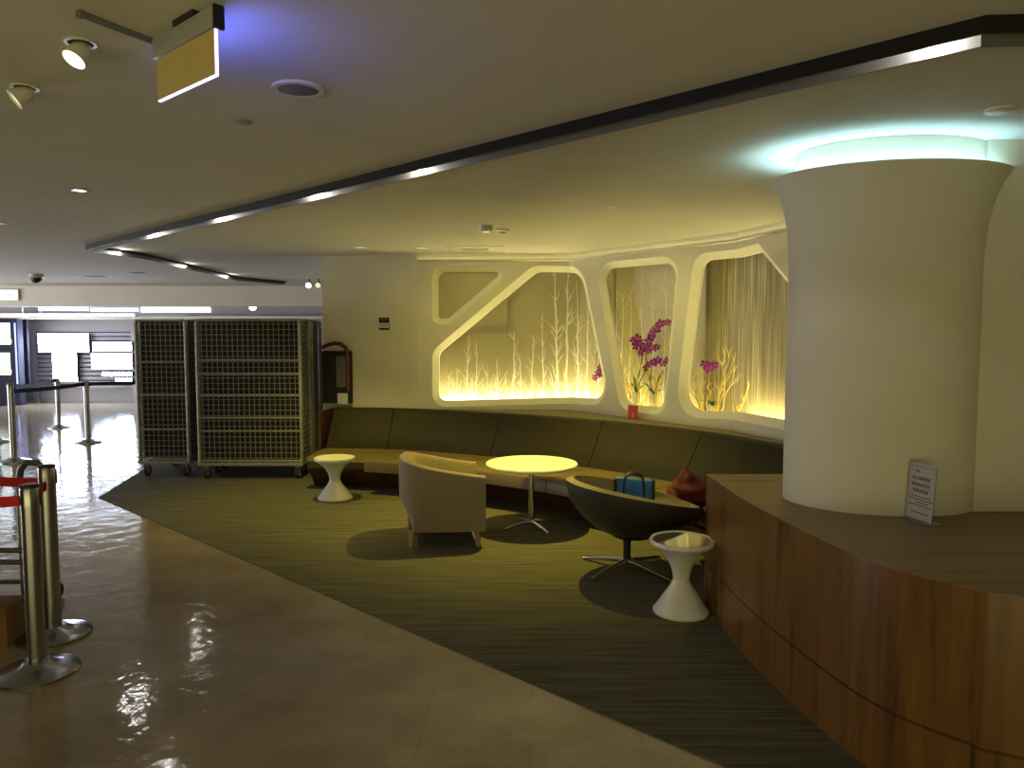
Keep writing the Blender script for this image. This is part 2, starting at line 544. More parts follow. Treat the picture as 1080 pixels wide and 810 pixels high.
# front skin of the wall, with the openings cut out
verts, edges = [], []
def add_loop(lp):
    b = len(verts)
    verts.extend(Vector((p.x, p.y)) for p in lp)
    n = len(lp)
    edges.extend((b + i, b + (i + 1) % n) for i in range(n))
SE = CUM[-1]
Z1 = CEIL
add_loop([Vector((0, 0)), Vector((SE, 0)), Vector((SE, Z1)), Vector((0, Z1))])
for lp in loops: add_loop(lp)
for k in (1, 2, 3):
    b = len(verts); verts.extend([Vector((CUM[k], 0)), Vector((CUM[k], Z1))]); edges.append((b, b + 1))
res = geometry.delaunay_2d_cdt(verts, edges, [], 1, 1e-5)
def inside(p, lp):
    c = False
    for i in range(len(lp)):
        a, b = lp[i - 1], lp[i]
        if (a.y > p.y) != (b.y > p.y) and p.x < (b.x - a.x) * (p.y - a.y) / (b.y - a.y) + a.x: c = not c
    return c
bm = NB()
vs = [bm.verts.new(wpt(p.x, p.y)) for p in res[0]]
for f in res[2]:
    cen = sum((res[0][i] for i in f), Vector((0, 0))) / len(f)
    if any(inside(cen, lp) for lp in loops): continue
    if cen.x < 0 or cen.x > SE: continue
    try: bm.faces.new([vs[i] for i in f])
    except ValueError: pass
for v in [v for v in bm.verts if not v.link_faces]: bm.verts.remove(v)
wall_back = structure(finish('wall_back', bm, M['wall'], smooth=False))

DEP = 0.30                                    # depth of the niches
LIP = []
for k, lp in enumerate(loops):
    i1 = inset(lp, 0.066); o1 = inset(lp, -0.012)
    LIP.append(i1)
    bm = NB()
    ring = [[wpt(p.x, p.y, 0.0) for p in lp], [wpt(p.x, p.y, 0.055) for p in i1], [wpt(p.x, p.y, 0.085) for p in i1], [wpt(p.x, p.y, 0.10) for p in o1]]
    loft(bm, ring, caps=False)
    finish('niche_frame', bm, M['frame'], wall_back)
SHZ = 0.795                                   # shelf inside the niches
bm = NB()
for s0, s1 in [(0.0, CUM[1]), (CUM[1], CUM[2]), (CUM[2], CUM[3]), (CUM[3], CUM[4])]:
    a, b, c, d = wpt(s0 + 1e-4, SHZ, 0.004), wpt(s1 - 1e-4, SHZ, 0.004), wpt(s1 - 1e-4, SHZ, DEP + .02), wpt(s0 + 1e-4, SHZ, DEP + .02)
    prism(bm, [a, b, c, d], SHZ - 0.03, SHZ)
finish('niche_shelf', bm, M['frame'], wall_back, smooth=False)
# closed top of the niche void, so no light leaks over the panels
bm = NB()
for s0, s1 in [(0.0, CUM[1]), (CUM[1], CUM[2]), (CUM[2], CUM[3]), (CUM[3], CUM[4])]:
    a, b, c, d = [wpt(q, 0, e) for q, e in ((s0 + 1e-4, 0.004), (s1 - 1e-4, 0.004), (s1 - 1e-4, DEP + .02), (s0 + 1e-4, DEP + .02))]
    prism(bm, [a, b, c, d], CEIL - 0.06, CEIL - 0.02)
finish('niche_top', bm, M['wall'], wall_back, smooth=False)

def panel(name, s0, s1, z0, z1, d, mat):
    """flat back panel following the wall line, with UVs in metres"""
    bm = NB(); uvl = bm.loops.layers.uv.new('UVMap')
    cuts = [s0] + [c for c in CUM if s0 + 0.001 < c < s1 - 0.001] + [s1]
    for a, b in zip(cuts, cuts[1:]):
        pa, pb = wpt(a, z0, d), wpt(b, z0, d)
        pa2, pb2 = wpt(a, z0, d + 0.015), wpt(b, z0, d + 0.015)
        fr = bm.faces.new([bm.verts.new(p) for p in (pa, pb, Vector((pb.x, pb.y, z1)), Vector((pa.x, pa.y, z1)))])
        for l, uv in zip(fr.loops, ((a, z0), (b, z0), (b, z1), (a, z1))): l[uvl].uv = uv
        bk = bm.faces.new([bm.verts.new(p) for p in (pb2, pa2, Vector((pa2.x, pa2.y, z1)), Vector((pb2.x, pb2.y, z1)))])
    me = bpy.data.meshes.new(name); bm.to_mesh(me); bm.free(); me.materials.append(mat)
    o = bpy.data.objects.new(name, me); C.objects.link(o)
    return o

def strip(bm, pts, w, d):
    """flat painted stroke on a niche panel; pts in (s, z), w half widths"""
    n = len(pts); L = []; R = []
    for i in range(n):
        t = (pts[min(i + 1, n - 1)] - pts[max(i - 1, 0)]); t.normalize()
        nn = Vector((-t.y, t.x)) * w[i]
        L.append(bm.verts.new(wpt(pts[i].x + nn.x, pts[i].y + nn.y, d))); R.append(bm.verts.new(wpt(pts[i].x - nn.x, pts[i].y - nn.y, d)))
    for i in range(n - 1): bm.faces.new((L[i], R[i], R[i + 1], L[i + 1]))

def birch(bm, rnd, s, z0, h, w, d, smax):
    def clampv(p): return Vector((min(max(p.x, smax[0]), smax[1]), min(p.y, 2.40)))
    pts = []; x = s; n = max(6, int(h / 0.09))
    for i in range(n + 1):
        pts.append(clampv(Vector((x, z0 + h * i / n)))); x += rnd.uniform(-.008, .008)
    strip(bm, pts, [w * (1 - 0.75 * i / n) * (1 + rnd.uniform(-.15, .25)) for i in range(n + 1)], d)
    nb = int(h / 0.10) + 2
    for b in range(nb):
        i = rnd.randint(1, n - 1)
        side = rnd.choice((-1, 1)); L = rnd.uniform(0.10, 0.30) * (1 - 0.55 * i / n)
        ang = rnd.uniform(0.25, 0.75)
        q = [pts[i]]; p = pts[i].copy(); m = 5
        for k in range(m):
            p = p + Vector((side * math.sin(ang), math.cos(ang))) * (L / m); ang = max(0.05, ang + rnd.uniform(-.25, .12)); q.append(clampv(p.copy()))
        ww = w * 0.42 * (1 - 0.5 * i / n)
        strip(bm, q, [ww * (1 - 0.8 * k / m) for k in range(m + 1)], d)
        for _ in range(2):
            k = rnd.randint(1, m - 1); a2 = ang + rnd.uniform(-.7, .7); l2 = L * rnd.uniform(.3, .5)
            e = clampv(q[k] + Vector((side * math.sin(a2), math.cos(a2))) * l2)
            strip(bm, [q[k], q[k].lerp(e, .5), e], [ww * .5, ww * .35, ww * .15], d)

rnd = random.Random(3)
# small triangular niche
s1a = min(p.x for p in loops[0]) ; s1b = max(p.x for p in loops[0]); zz = [p.y for p in loops[0]]
# one birch panel behind the two left niches would hide the split: the upper one is its own
o = panel('niche_panel', s1a - 0.05, s1b + 0.02, min(zz) - 0.02, max(zz) + 0.02, 0.105, M['panel'])
tag(o, 'plain olive panel inside the small triangular niche', 'panel')

def s_at(u, v=380, d=DEP): return wall_hit(u, v, d)[0]
p2 = panel('birch_panel', 0.02, s_at(648), 0.79, 2.45, DEP, M['panel'])
tag(p2, 'olive glass panel with pale birch trees in the large slanted niche', 'panel')
bm = NB()
zb = 0.80
for u, vt, w in [(474, 395, .006), (482, 388, .007), (493, 352, .010), (498, 392, .006), (503, 360, .009), (514, 382, .007), (524, 378, .010), (534, 392, .007),
                 (541, 350, .013), (550, 372, .009), (561, 352, .009), (573, 330, .010), (588, 284, .018), (597, 286, .015), (609, 296, .012), (619, 300, .012), (631, 320, .010)]:
    s = s_at(u, 400); zt = wall_hit(u, vt, DEP)[1]
    birch(bm, rnd, s, zb, zt - zb, w, DEP - 0.003, (0.05, s_at(647)))
for _ in range(20):
    s = rnd.uniform(s_at(468), s_at(640)); birch(bm, rnd, s, zb, rnd.uniform(.12, .30), .005, DEP - .002, (0.05, s_at(647)))
finish('birch_trees', bm, M['birch'], p2, smooth=False)
p3 = panel('birch_panel', s_at(648) + 0.01, s_at(727), 0.79, 2.45, DEP, M['panel_lite'])
tag(p3, 'olive panel with faint birch trees behind the potted orchids', 'panel')
bm = NB()
for u, vt, w in [(643, 300, .010), (655, 310, .012), (664, 300, .010), (676, 283, .011), (688, 290, .009), (700, 284, .010), (712, 300, .010)]:
    s = s_at(u, 380); zt = wall_hit(u, vt, DEP)[1]
    birch(bm, rnd, s, zb, zt - zb, w, DEP - 0.003, (s_at(648) + .03, s_at(726)))
finish('birch_trees', bm, M['birch'], p3, smooth=False)
p4a = panel('niche_panel', s_at(727) + 0.01, s_at(741) + .03, 0.79, 2.45, DEP - 0.02, M['frame'])
tag(p4a, 'narrow plain cream panel at the left end of the string curtain niche', 'panel')
p4 = panel('string_curtain_panel', s_at(741) - 0.03, SE - 0.02, 0.79, 2.45, DEP, M['strings'])
tag(p4, 'panel of fine glowing vertical strings in the niche beside the column', 'panel')

def led(s0, s1, mat, parent, z=SHZ + 0.004, d0=0.205, d1=0.235):
    bm = NB()
    cuts = [s0] + [c for c in CUM if s0 + .001 < c < s1 - .001] + [s1]
    for a, b in zip(cuts, cuts[1:]):
        q = [wpt(a + 1e-4, 0, d0), wpt(b - 1e-4, 0, d0), wpt(b - 1e-4, 0, d1), wpt(a + 1e-4, 0, d1)]
        prism(bm, q, z, z + 0.012)
    return finish('light_strip', bm, mat, parent, smooth=False)
led(0.10, s_at(646), M['led_warm'], p2, d0=.245, d1=.268)
led(s_at(652), s_at(724), M['led_soft'], p3, d0=.108, d1=.122)
led(s_at(796), SE - 0.1, M['led_warm'], p4, d0=.24, d1=.263)
led(s_at(735), s_at(785), M['led_dim'], p4, d0=.108, d1=.122)

# thin cove along the top of the wall, lighting the ceiling
bm = NB(); bl = NB()
for a, b in zip(CUM, CUM[1:]):
    for mb, prof in ((bm, [(-.001, CEIL - .092), (-.040, CEIL - .080), (-.040, CEIL - .062), (-.036, CEIL - .062), (-.034, CEIL - .074), (-.001, CEIL - .084)]),
                     (bl, [(-.010, CEIL - .080), (-.026, CEIL - .074), (-.026, CEIL - .070), (-.010, CEIL - .076)])):
        r0 = [wpt(a + 1e-4, z, d) for d, z in prof]; r1 = [wpt(b - 1e-4, z, d) for d, z in prof]
        loft(mb, [r0, r1])
finish('cove_trim', bm, M['wall'], wall_back, smooth=False)
finish('light_strip', bl, M['led_cove'], wall_back, smooth=False)

# left flank of the wall and its hidden return
L0, L1 = Vector((-2.22, 8.70)), W[0]
bm = NB(); prism(bm, [L0, L1, L1 + Vector((0, .12)), L0 + Vector((0.12, .12)), Vector((-2.10, 17.4)), Vector((-2.22, 17.4))], 0, CEIL)
structure(finish('wall_left', bm, M['wall'], smooth=False))
# wall to the right, behind the column
bm = NB(); prism(bm, [(2.19, 3.46), (6, 3.46), (6, 3.64), (2.19, 3.64)], 0, CEIL)
structure(finish('wall_right', bm, M['wall'], smooth=False))
bm = NB(); prism(bm, [(5.9, -4), (6.0, -4), (6.0, 3.46), (5.9, 3.46)], 0, CEIL)
structure(finish('wall_side', bm, M['wall'], smooth=False))

# ================================================================= CARPET
A, B = G(104, 525), G(765, 810)
B2 = A + (B - A) * 1.35
bm = NB()
prism(bm, [A.xy, B2.xy, (2.3, 1.75), (2.3, 4.4), (2.06, 5.6), (1.85, 6.3), (.55, 8.15), (-1.1, 8.3), (-2.27, 8.6), (-2.32, 9.9), (-4.65, 9.9)], 0.0, 0.006)
tag(finish('carpet', bm, M['carpet'], smooth=False), 'dark ribbed lounge carpet laid over the tiled floor', 'carpet')

# ================================================================= BANQUETTE
PATH = [(-2.02, 8.38), (-1.06, 8.22), (-.1, 7.78), (.66, 7.30), (1.24, 6.80), (1.72, 6.22), (2.02, 5.62), (2.17, 5.1), (2.24, 4.66)]
SP = [p.to_2d() for p in crom([Vector((x, y, 0)) for x, y in PATH], 88)]
def spn(i):
    t = SP[min(i + 1, len(SP) - 1)] - SP[max(i - 1, 0)]; t.normalize()
    return Vector((t.y, -t.x))           # towards the room
def spo(i, o): return SP[i] + spn(i) * o
def seam(u):
    return min(range(len(SP)), key=lambda i: abs(540 + FPX * SP[i].x / SP[i].y - u))
cut = [0, seam(415), seam(530), seam(635), seam(740), len(SP) - 1]
sofa = thing('banquette', 'long curved brown leather banquette under the lit niches', 'sofa', (0, 0, .007))
def module(name, i0, i1, prof, mat, gap=0.004, bev=0.0):
    bm = NB()
    rings = []
    for i in range(i0, i1 + 1):
        p, n = SP[i], spn(i)
        t = Vector((-n.y, n.x))
        sh = gap if i == i0 else (-gap if i == i1 else 0)
        rings.append([Vector((p.x + n.x * o + t.x * sh, p.y + n.y * o + t.y * sh, z)) for o, z in prof])
    loft(bm, rings)
    if bev:
        es = [e for e in bm.edges if len(e.link_faces) == 2 and e.calc_face_angle(0) > 0.9]
        bmesh.ops.bevel(bm, geom=es, offset=bev, segments=3, affect='EDGES', profile=.6)
    return finish(name, bm, mat, sofa)
back_prof = [(-.13, .74), (-.10, .775), (-.03, .785), (.02, .77), (.06, .70), (.17, .52), (.27, .37), (.27, .30), (.08, .30)]
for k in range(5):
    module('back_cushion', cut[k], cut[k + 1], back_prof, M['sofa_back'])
for k in range(5):
    fr = 0.78 if k == 0 else 0.93
    if k == 4: fr = 0.72
    seat_prof = [(.275, .235), (.275, .365), (.50, .36), (fr - .05, .355), (fr - .012, .345), (fr, .325), (fr, .235)] if k else [(.275, .225), (.275, .365), (.5, .36), (fr - .06, .35), (fr - .02, .335), (fr, .30), (fr - .03, .225)]
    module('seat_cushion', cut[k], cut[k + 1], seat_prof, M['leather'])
base_prof = [(.20, .0), (.20, .232), (.74, .222), (.56, .0)]
module('base', cut[0], cut[-1], base_prof, M['darkwood'], gap=0)
bm = NB()
e0 = SP[0] + (SP[0] - SP[1]).normalized() * 0.04
n0 = spn(0)
pl = [e0 + n0 * o for o in (-.10, .30)]
t0 = (SP[0] - SP[1]).normalized() * 0.03
prism(bm, [pl[0], pl[1], pl[1] + t0, pl[0] + t0], 0.0, 0.77)
finish('end_panel', bm, M['darkwood'], sofa, smooth=False)

# ledge closing the gap between banquette and wall
led_f = [spo(i, -.135) for i in range(0, len(SP), 3)]
led_b = [wpt(s, 0).to_2d() for s in (CUM[3], CUM[2], CUM[1], 0.0)]
bm = NB()
prism(bm, led_f + [p + (led_f[0] - p) * 0.0 for p in led_b] + [Vector((-2.0, 8.63))], 0.02, 0.765)
structure(finish('trim_1', bm, M['ledge'], smooth=False))

# ================================================================= PLATFORM AND COLUMN
PH = 0.80
edge = [G(745, 500, PH), G(790, 530, PH), G(880, 575, PH), G(945, 600, PH), G(1025, 620, PH), G(1080, 630, PH)]
edge = [edge[0]] + [p.copy() for p in edge[1:]] + [Vector((2.3, 2.02, PH)), Vector((3.3, 1.70, PH)), Vector((4.6, 1.45, PH))]
ec = [p.to_2d() for p in crom(edge, 60)]
plat = thing('platform', 'raised wooden platform with rosewood front around the white column', 'platform')
outline = ec + [Vector((4.6, 3.455)), Vector((2.185, 3.455)), Vector((2.185, ec[0].y))]
bm = NB(); prism(bm, outline, 0.007, PH - 0.003)
finish('front_panel', bm, M['veneer'], plat, smooth=True)
bm = NB(); prism(bm, outline, PH - 0.003, PH)
finish('top', bm, [M['plank']], plat, smooth=False)
bm = NB()
ofs = []
for i, p in enumerate(ec):
    t = ec[min(i + 1, len(ec) - 1)] - ec[max(i - 1, 0)]; t.normalize()
    ofs.append((p, Vector((t.y, -t.x))))
for (p, n), (q, m) in zip(ofs, ofs[1:]):
    a, b = p - n * -.0015, q - m * -.0015
    quad(bm, [(a.x, a.y, .262), (b.x, b.y, .262), (b.x, b.y, .272), (a.x, a.y, .272)])
finish('groove_strip', bm, M['darkwood'], plat, smooth=False)
# outward check for the groove strip side
col = thing('round_column', 'round white column with flared rim and cool cove light standing on the platform', 'column', (1.86, 3.71, PH))
RC = 0.468
SY = 0.35 / 0.468
prof = [(RC, 0.0), (RC, 1.14), (RC + .003, 1.24), (RC + .010, 1.34), (RC + .023, 1.42), (RC + .042, 1.495), (RC + .066, 1.555), (RC + .090, 1.597), (RC + .094, 1.605), (RC + .085, 1.609), (RC + .05, 1.572), (RC - .02, 1.54)]
bm = NB(); lathe(bm, prof, 96, cap=False, sy=SY)
finish('shaft', bm, M['wall'], col)
bm = NB(); lathe(bm, [(RC - .02, 1.48), (RC - .02, CEIL - PH - .002)], 96, cap=False, sy=SY)
finish('cove_drum', bm, M['wall'], col)
bm = NB()
lathe(bm, [(RC + .018, 1.566), (RC + .04, 1.574), (RC + .04, 1.586), (RC + .018, 1.578)], 96, cap=False, sy=SY)
finish('light_strip', bm, M['led_cool'], col)

# notice in an acrylic stand
nb0 = G(945, 547, PH); nb1 = G(984, 558, PH)
npos = (G(952, 545, PH) + G(984, 556, PH)) / 2
nang = math.atan2((G(984, 556, PH) - G(952, 545, PH)).y, (G(984, 556, PH) - G(952, 545, PH)).x)
nw = (G(984, 556, PH) - G(952, 545, PH)).length
nh = 0.262
nw *= .84
note = thing('notice_stand', 'small clear notice stand with printed white sheet on the platform', 'sign', npos, nang)
tilt = Matrix.Rotation(math.radians(-8), 4, 'X')
M['acrylic'], _nt, _b = new_mat('clear_acrylic')
_b.inputs['Base Color'].default_value = (0.9, 0.9, 0.9, 1); _b.inputs['Transmission Weight'].default_value = 0.9; _b.inputs['Roughness'].default_value = 0.08; _b.inputs['IOR'].default_value = 1.2
bm = NB(); box(bm, (0, 0.025, .0025), (nw + .012, 0.085, .004)); finish('foot', bm, M['acrylic'], note, smooth=False)
bm = NB(); box(bm, (0, 0.0, 0), (nw + .01, 0.003, nh), rot=Matrix.Identity(4))
o = finish('acrylic_pane', bm, M['acrylic'], note, smooth=False); o.location = (0, .012, nh / 2 + .004); o.rotation_euler = (math.radians(-3), 0, 0)
bm = NB(); box(bm, (0, -0.0025, 0), (nw, 0.001, nh - .012))
sheet = finish('printed_sheet', bm, M['notice'], note, smooth=False); sheet.location = (0, .012, nh / 2 + .004); sheet.rotation_euler = (math.radians(-3), 0, 0)
yo = -0.0035
R90 = (PI / 2, 0, 0)
bm = NB(); box(bm, (0, yo, nh * .43), (nw * .94, .0006, .0018)); finish('ruled_line', bm, M['ink'], sheet, smooth=False)
text_mesh('lettering', '公告', .013, M['ink'], sheet, (-nw * .16, yo, nh * .345), R90)
for i, (tx, zz_) in enumerate([('本台為裝置區', .225), ('請勿在此坐臥', .115), ('敬請您見諒', .010)]):
    text_mesh('lettering', tx, .0185, M['ink'], sheet, (0, yo, nh * zz_), R90)
for zf, a, b in [(-.085, -.38, .40), (-.135, -.44, .46), (-.185, -.12, .30), (-.235, -.42, .44), (-.36, -.30, .36)]:
    bm = NB(); x = a
    rr = random.Random(int(zf * -1000))
    while x < b:
        w_ = rr.uniform(.03, .09)
        box(bm, ((x + w_ / 2) * nw, yo, zf * nh), (w_ * nw, .0006, .0042)); x += w_ + .018
    finish('lettering', bm, M['ink'], sheet, smooth=False)

# ================================================================= TABLES
def stool_table(label, loc, rt, rb, h, mirror):
    t = thing('side_table', label, 'side table', loc, 0, 'white hourglass side tables')
    w = 0.26 * rt + .002
    bm = NB()
    prof = [(rb, 0), (rb + .003, .012), (rb - .012, .03)]
    ks = [(0, rb - .012), (.2, rb * .62), (.4, w * 1.05), (.52, w), (.66, w * 1.28), (.82, w * 1.95), (.94, rt * .78), (1.0, rt * .95)]
    zc = [(r, .03 + (h - .06) * q) for q, r in ks]
    sm = crom([Vector((r, z, 0)) for r, z in zc], 28)
    prof += [(p.x, p.y) for p in sm[1:]]
    lathe(bm, prof, 48)
    finish('pedestal', bm, M['white'], t)
    bm = NB()
    lathe(bm, [(rt * .93, h - .032), (rt * .99, h - .022), (rt, h - .008), (rt - .004, h), (rt - .012, h), (rt - .02, h - .006)], 48)
    finish('top', bm, M['white'], t)
    bm = NB(); lathe(bm, [(rt - .021, h - .006), (rt - .021, h - .0045)], 48)
    finish('tray', bm, M['tray'] if mirror else M['tabletop'], t)
    return t
stool_table('white hourglass side table standing by the left end of the banquette', G(353.5, 525.5, .007), .20, .168, .41, False)
stool_table('white hourglass side table with mirror tray beside the wooden platform', G(718, 645, .007), .188, .160, .435, True)

tb = G(563, 557)
rt_ = thing('round_table', 'low round white table on a chrome pedestal in the lounge', 'table', tb + Vector((-.02, 0, .007)))
th = at(557, 489, tb.y).z
bm = NB(); lathe(bm, [(.375, th - .024), (.384, th - .016), (.386, th - .008), (.382, th)], 64); finish('tabletop', bm, M['tabletop'], rt_)
bm = NB(); lathe(bm, [(.09, th - .034), (.09, th - .024)], 32); finish('mounting_plate', bm, M['blackmetal'], rt_)
bm = NB(); bar(bm, (0, 0, .03), (0, 0, th - .03), .024, seg=20); finish('pole', bm, M['chrome'], rt_)
for k in range(4):
    a = math.radians(-60 + 90 * k)
    bm = NB()
    tube(bm, [(0.01 * math.cos(a), 0.01 * math.sin(a), .055), (.12 * math.cos(a), .12 * math.sin(a), .045), (.27 * math.cos(a), .27 * math.sin(a), .016)], [.018, .014, .010], 10)
    finish('foot', bm, M['chrome'], rt_)

# ================================================================= TUB ARMCHAIR
tub = thing('armchair', 'taupe felt tub armchair on short wooden legs beside the round table', 'armchair', (-0.575, 5.80, .007), math.atan2(.17, .985) - PI / 2)
def u_path(n=40, w=.34, d=.325, back=.30):
    """from right arm front round the back to left arm front; local +Y is forward"""
    pts = []
    for i in range(n + 1):
        q = i / n
        if q < .22: pts.append(Vector((w, d - (d + .02) * q / .22)))
        elif q > .78: pts.append(Vector((-w, d - (d + .02) * (1 - q) / .22)))
        else:
            a = (q - .22) / .56 * PI
            e = 0.72
            ca, sa = math.cos(a), math.sin(a)
            pts.append(Vector((w * math.copysign(abs(ca) ** e, ca), -.02 - back * abs(sa) ** e)))
    return pts
outer = u_path()
N = len(outer)
bm = NB(); rings = []
for i, p in enumerate(outer):
    t = outer[min(i + 1, N - 1)] - outer[max(i - 1, 0)]; t.normalize()
    n = Vector((-t.y, t.x))
    inn = n if n.dot(-p) > 0 else -n
    if i in (0, N - 1): inn = Vector((-math.copysign(1, p.x), 0))
    s = max(0, min(1, (.325 - p.y) / .645))
    top = .555 + .125 * s ** 1.2
    th_ = .085
    bz = .125
    low = p + inn * (.02 + .075 * s)
    def P(q, z): return Vector((q.x, q.y, z))
    midp = p + inn * (.004)
    rings.append([P(low, bz), P(p + inn * (.012 + .05 * s), bz + .10), P(midp, bz + .24), P(p, top - .05), P(p + inn * .012, top - .015), P(p + inn * .04, top), P(p + inn * (th_ - .02), top - .004), P(p + inn * th_, top - .03), P(p + inn * (th_ + .02), .36), P(p + inn * (th_ + .04), bz)])
loft(bm, rings)
es = [e for e in bm.edges if len(e.link_faces) == 2 and e.calc_face_angle(0) > 1.0]
bmesh.ops.bevel(bm, geom=es, offset=.012, segments=3, affect='EDGES')
finish('shell', bm, M['felt'], tub)
bm = NB(); box(bm, (0, .04, .21), (.50, .52, .17), bev=.01); finish('seat_base', bm, M['felt'], tub)
bm = NB(); box(bm, (0, .045, .35), (.505, .52, .12), bev=.035); finish('seat_cushion', bm, M['felt'], tub)
for x, y in ((.27, .265), (-.27, .265), (.22, -.225), (-.22, -.225)):
    bm = NB(); bar(bm, (x * 1.04, y * 1.04, 0), (x, y, .13), .016, .026, 12); finish('leg', bm, M['felt_lite'], tub)

# ================================================================= SWIVEL SHELL CHAIR
lc = G(661, 602) + Vector((0, 0, .007))
sw = thing('swivel_chair', 'dark leather shell swivel chair on a chrome four-star base', 'chair', lc, 0)
bm = NB()
NA, NR = 56, 12
def shell_pt(a, q, off):
    # q 0 centre .. 1 rim
    back = 0.5 + 0.5 * math.cos(a - math.radians(195))      # 1 at the back (towards -x)
    rim_h = .44 + .195 * back ** .8
    ra = .425 + .03 * back
    base_r = .12
    r = base_r * min(1, q / .22) if q < .22 else base_r + (ra - base_r) * math.sin((q - .22) / .78 * PI / 2) ** .85
    z0 = .25
    z = z0 if q < .22 else z0 + (rim_h - z0) * ((q - .22) / .78) ** 1.25
    r -= off * (.5 + .5 * q); z += off * (1 - .75 * q)
    return Vector((r * math.cos(a) * 1.03 + .045 * (1 if True else 0), r * math.sin(a) * .92, z))
def shell_surface(off):
    g = []
    for j in range(1, NR + 1):
        g.append([shell_pt(2 * PI * i / NA, j / NR, off) for i in range(NA)])
    return g
def add_grid(bm, g, cen, mi):
    vr = [[bm.verts.new(p) for p in r] for r in g]
    c = bm.verts.new(cen)
    for i in range(NA): bm.faces.new((c, vr[0][i], vr[0][(i + 1) % NA])).material_index = mi
    for a, b in zip(vr, vr[1:]):
        for i in range(NA): bm.faces.new((a[i], a[(i + 1) % NA], b[(i + 1) % NA], b[i])).material_index = mi
    return vr
v1 = add_grid(bm, shell_surface(0), Vector((.045, 0, .25)), 0)
finish('outer_shell', bm, M['shell_out'], sw)
bm = NB()
v2 = add_grid(bm, shell_surface(.05), Vector((.045, 0, .30)), 0)
rimo = [bm.verts.new(shell_pt(2 * PI * i / NA, 1, 0)) for i in range(NA)]
for i in range(NA): bm.faces.new((v2[-1][i], v2[-1][(i + 1) % NA], rimo[(i + 1) % NA], rimo[i]))
finish('inner_lining', bm, M['shell_in'], sw)
bm = NB(); lathe(bm, [(.235, .372), (.26, .378), (.27, .395), (.262, .412), (.235, .422), (.001, .426)], 40, c=(.06, 0, 0)); finish('seat_cushion', bm, M['shell_in'], sw)
bm = NB(); bar(bm, (.0, 0, .07), (.0, 0, .262), .026, seg=18); lathe(bm, [(.13, .242), (.11, .256)], 24, c=(.03, 0, 0)); finish('pedestal', bm, M['blackmetal'], sw)
bm = NB(); bar(bm, (0, 0, .045), (0, 0, .085), .036, seg=18); finish('hub', bm, M['chrome'], sw)
for (u, v) in ((620.5, 616), (612, 589.5), (712, 617), (698, 590)):
    f = G(u, v) - lc; f.z = 0
    f = f.normalized() * .37
    bm = NB(); tube(bm, [(f.x * .05, f.y * .05, .068), (f.x * .5, f.y * .5, .045), (f.x * .95, f.y * .95, .016), (f.x, f.y, .010)], [.020, .016, .013, .011], 10)
    finish('foot', bm, M['chrome'], sw)

# blue bag on the seat
bp_ = at(669, 518, 5.16)
bag = thing('carrier_bag', 'blue carrier bag with dark handles lying in the swivel chair', 'bag', (bp_.x, 5.16, .45), math.radians(-10))
bm = NB(); box(bm, (0, 0, .085), (.25, .10, .165), bev=.018)
for v in bm.verts:
    if v.co.z > .1: v.co.x *= 1.04; v.co.y *= .55; v.co.z += .008 * math.sin(v.co.x * 40)
finish('body', bm, M['blue'], bag)
for y in (-.034, .034):
    bm = NB(); tube(bm, [(-.075, y * 1.3, .02), (-.072, y * 1.1, .13), (-.06, y, .185), (-.03, y, .200), (.03, y, .195), (.055, y, .18), (.066, y * 1.1, .13), (.07, y * 1.3, .02)], .008, 8)
    finish('handle', bm, M['blackpl'], bag)
for x in (-.132, .132):
    bm = NB(); box(bm, (x, 0, .09), (.022, .095, .155), bev=.006); finish('side_trim', bm, M['blackpl'], bag)

# red jacket slumped over the chair front
rp = at(726, 520, 5.10)
bm = NB()
bmesh.ops.create_icosphere(bm, subdivisions=5, radius=1.0)
for v in bm.verts:
    p = v.co.copy()
    th0 = math.atan2(p.y, p.x)
    x, y, z = p.x * .14, p.y * .12, p.z
    if z > 0:
        z2 = z * .115; sp = max(0, z - .35); x *= 1 - sp * 1.05; y *= 1 - sp * .9
        x -= .035 * sp; z2 += .085 * sp ** 1.2
    else: z2 = z * .27; x *= 1 - .25 * (-z)
    w_ = .012 * math.sin(th0 * 3 + z2 * 46) + .016 * math.sin(z2 * 75 + x * 22 + 2 * math.sin(th0 * 2)) + .008 * math.sin(th0 * 7 + z2 * 20)
    f = 1 + w_ * 6
    v.co = Vector((x * f, y * f, z2))
jk = finish('jacket', bm, M['red_cloth'], smooth=True, loc=(1.285, 5.30, .505))
tag(jk, 'crumpled dark red jacket heaped between swivel chair and platform', 'jacket')

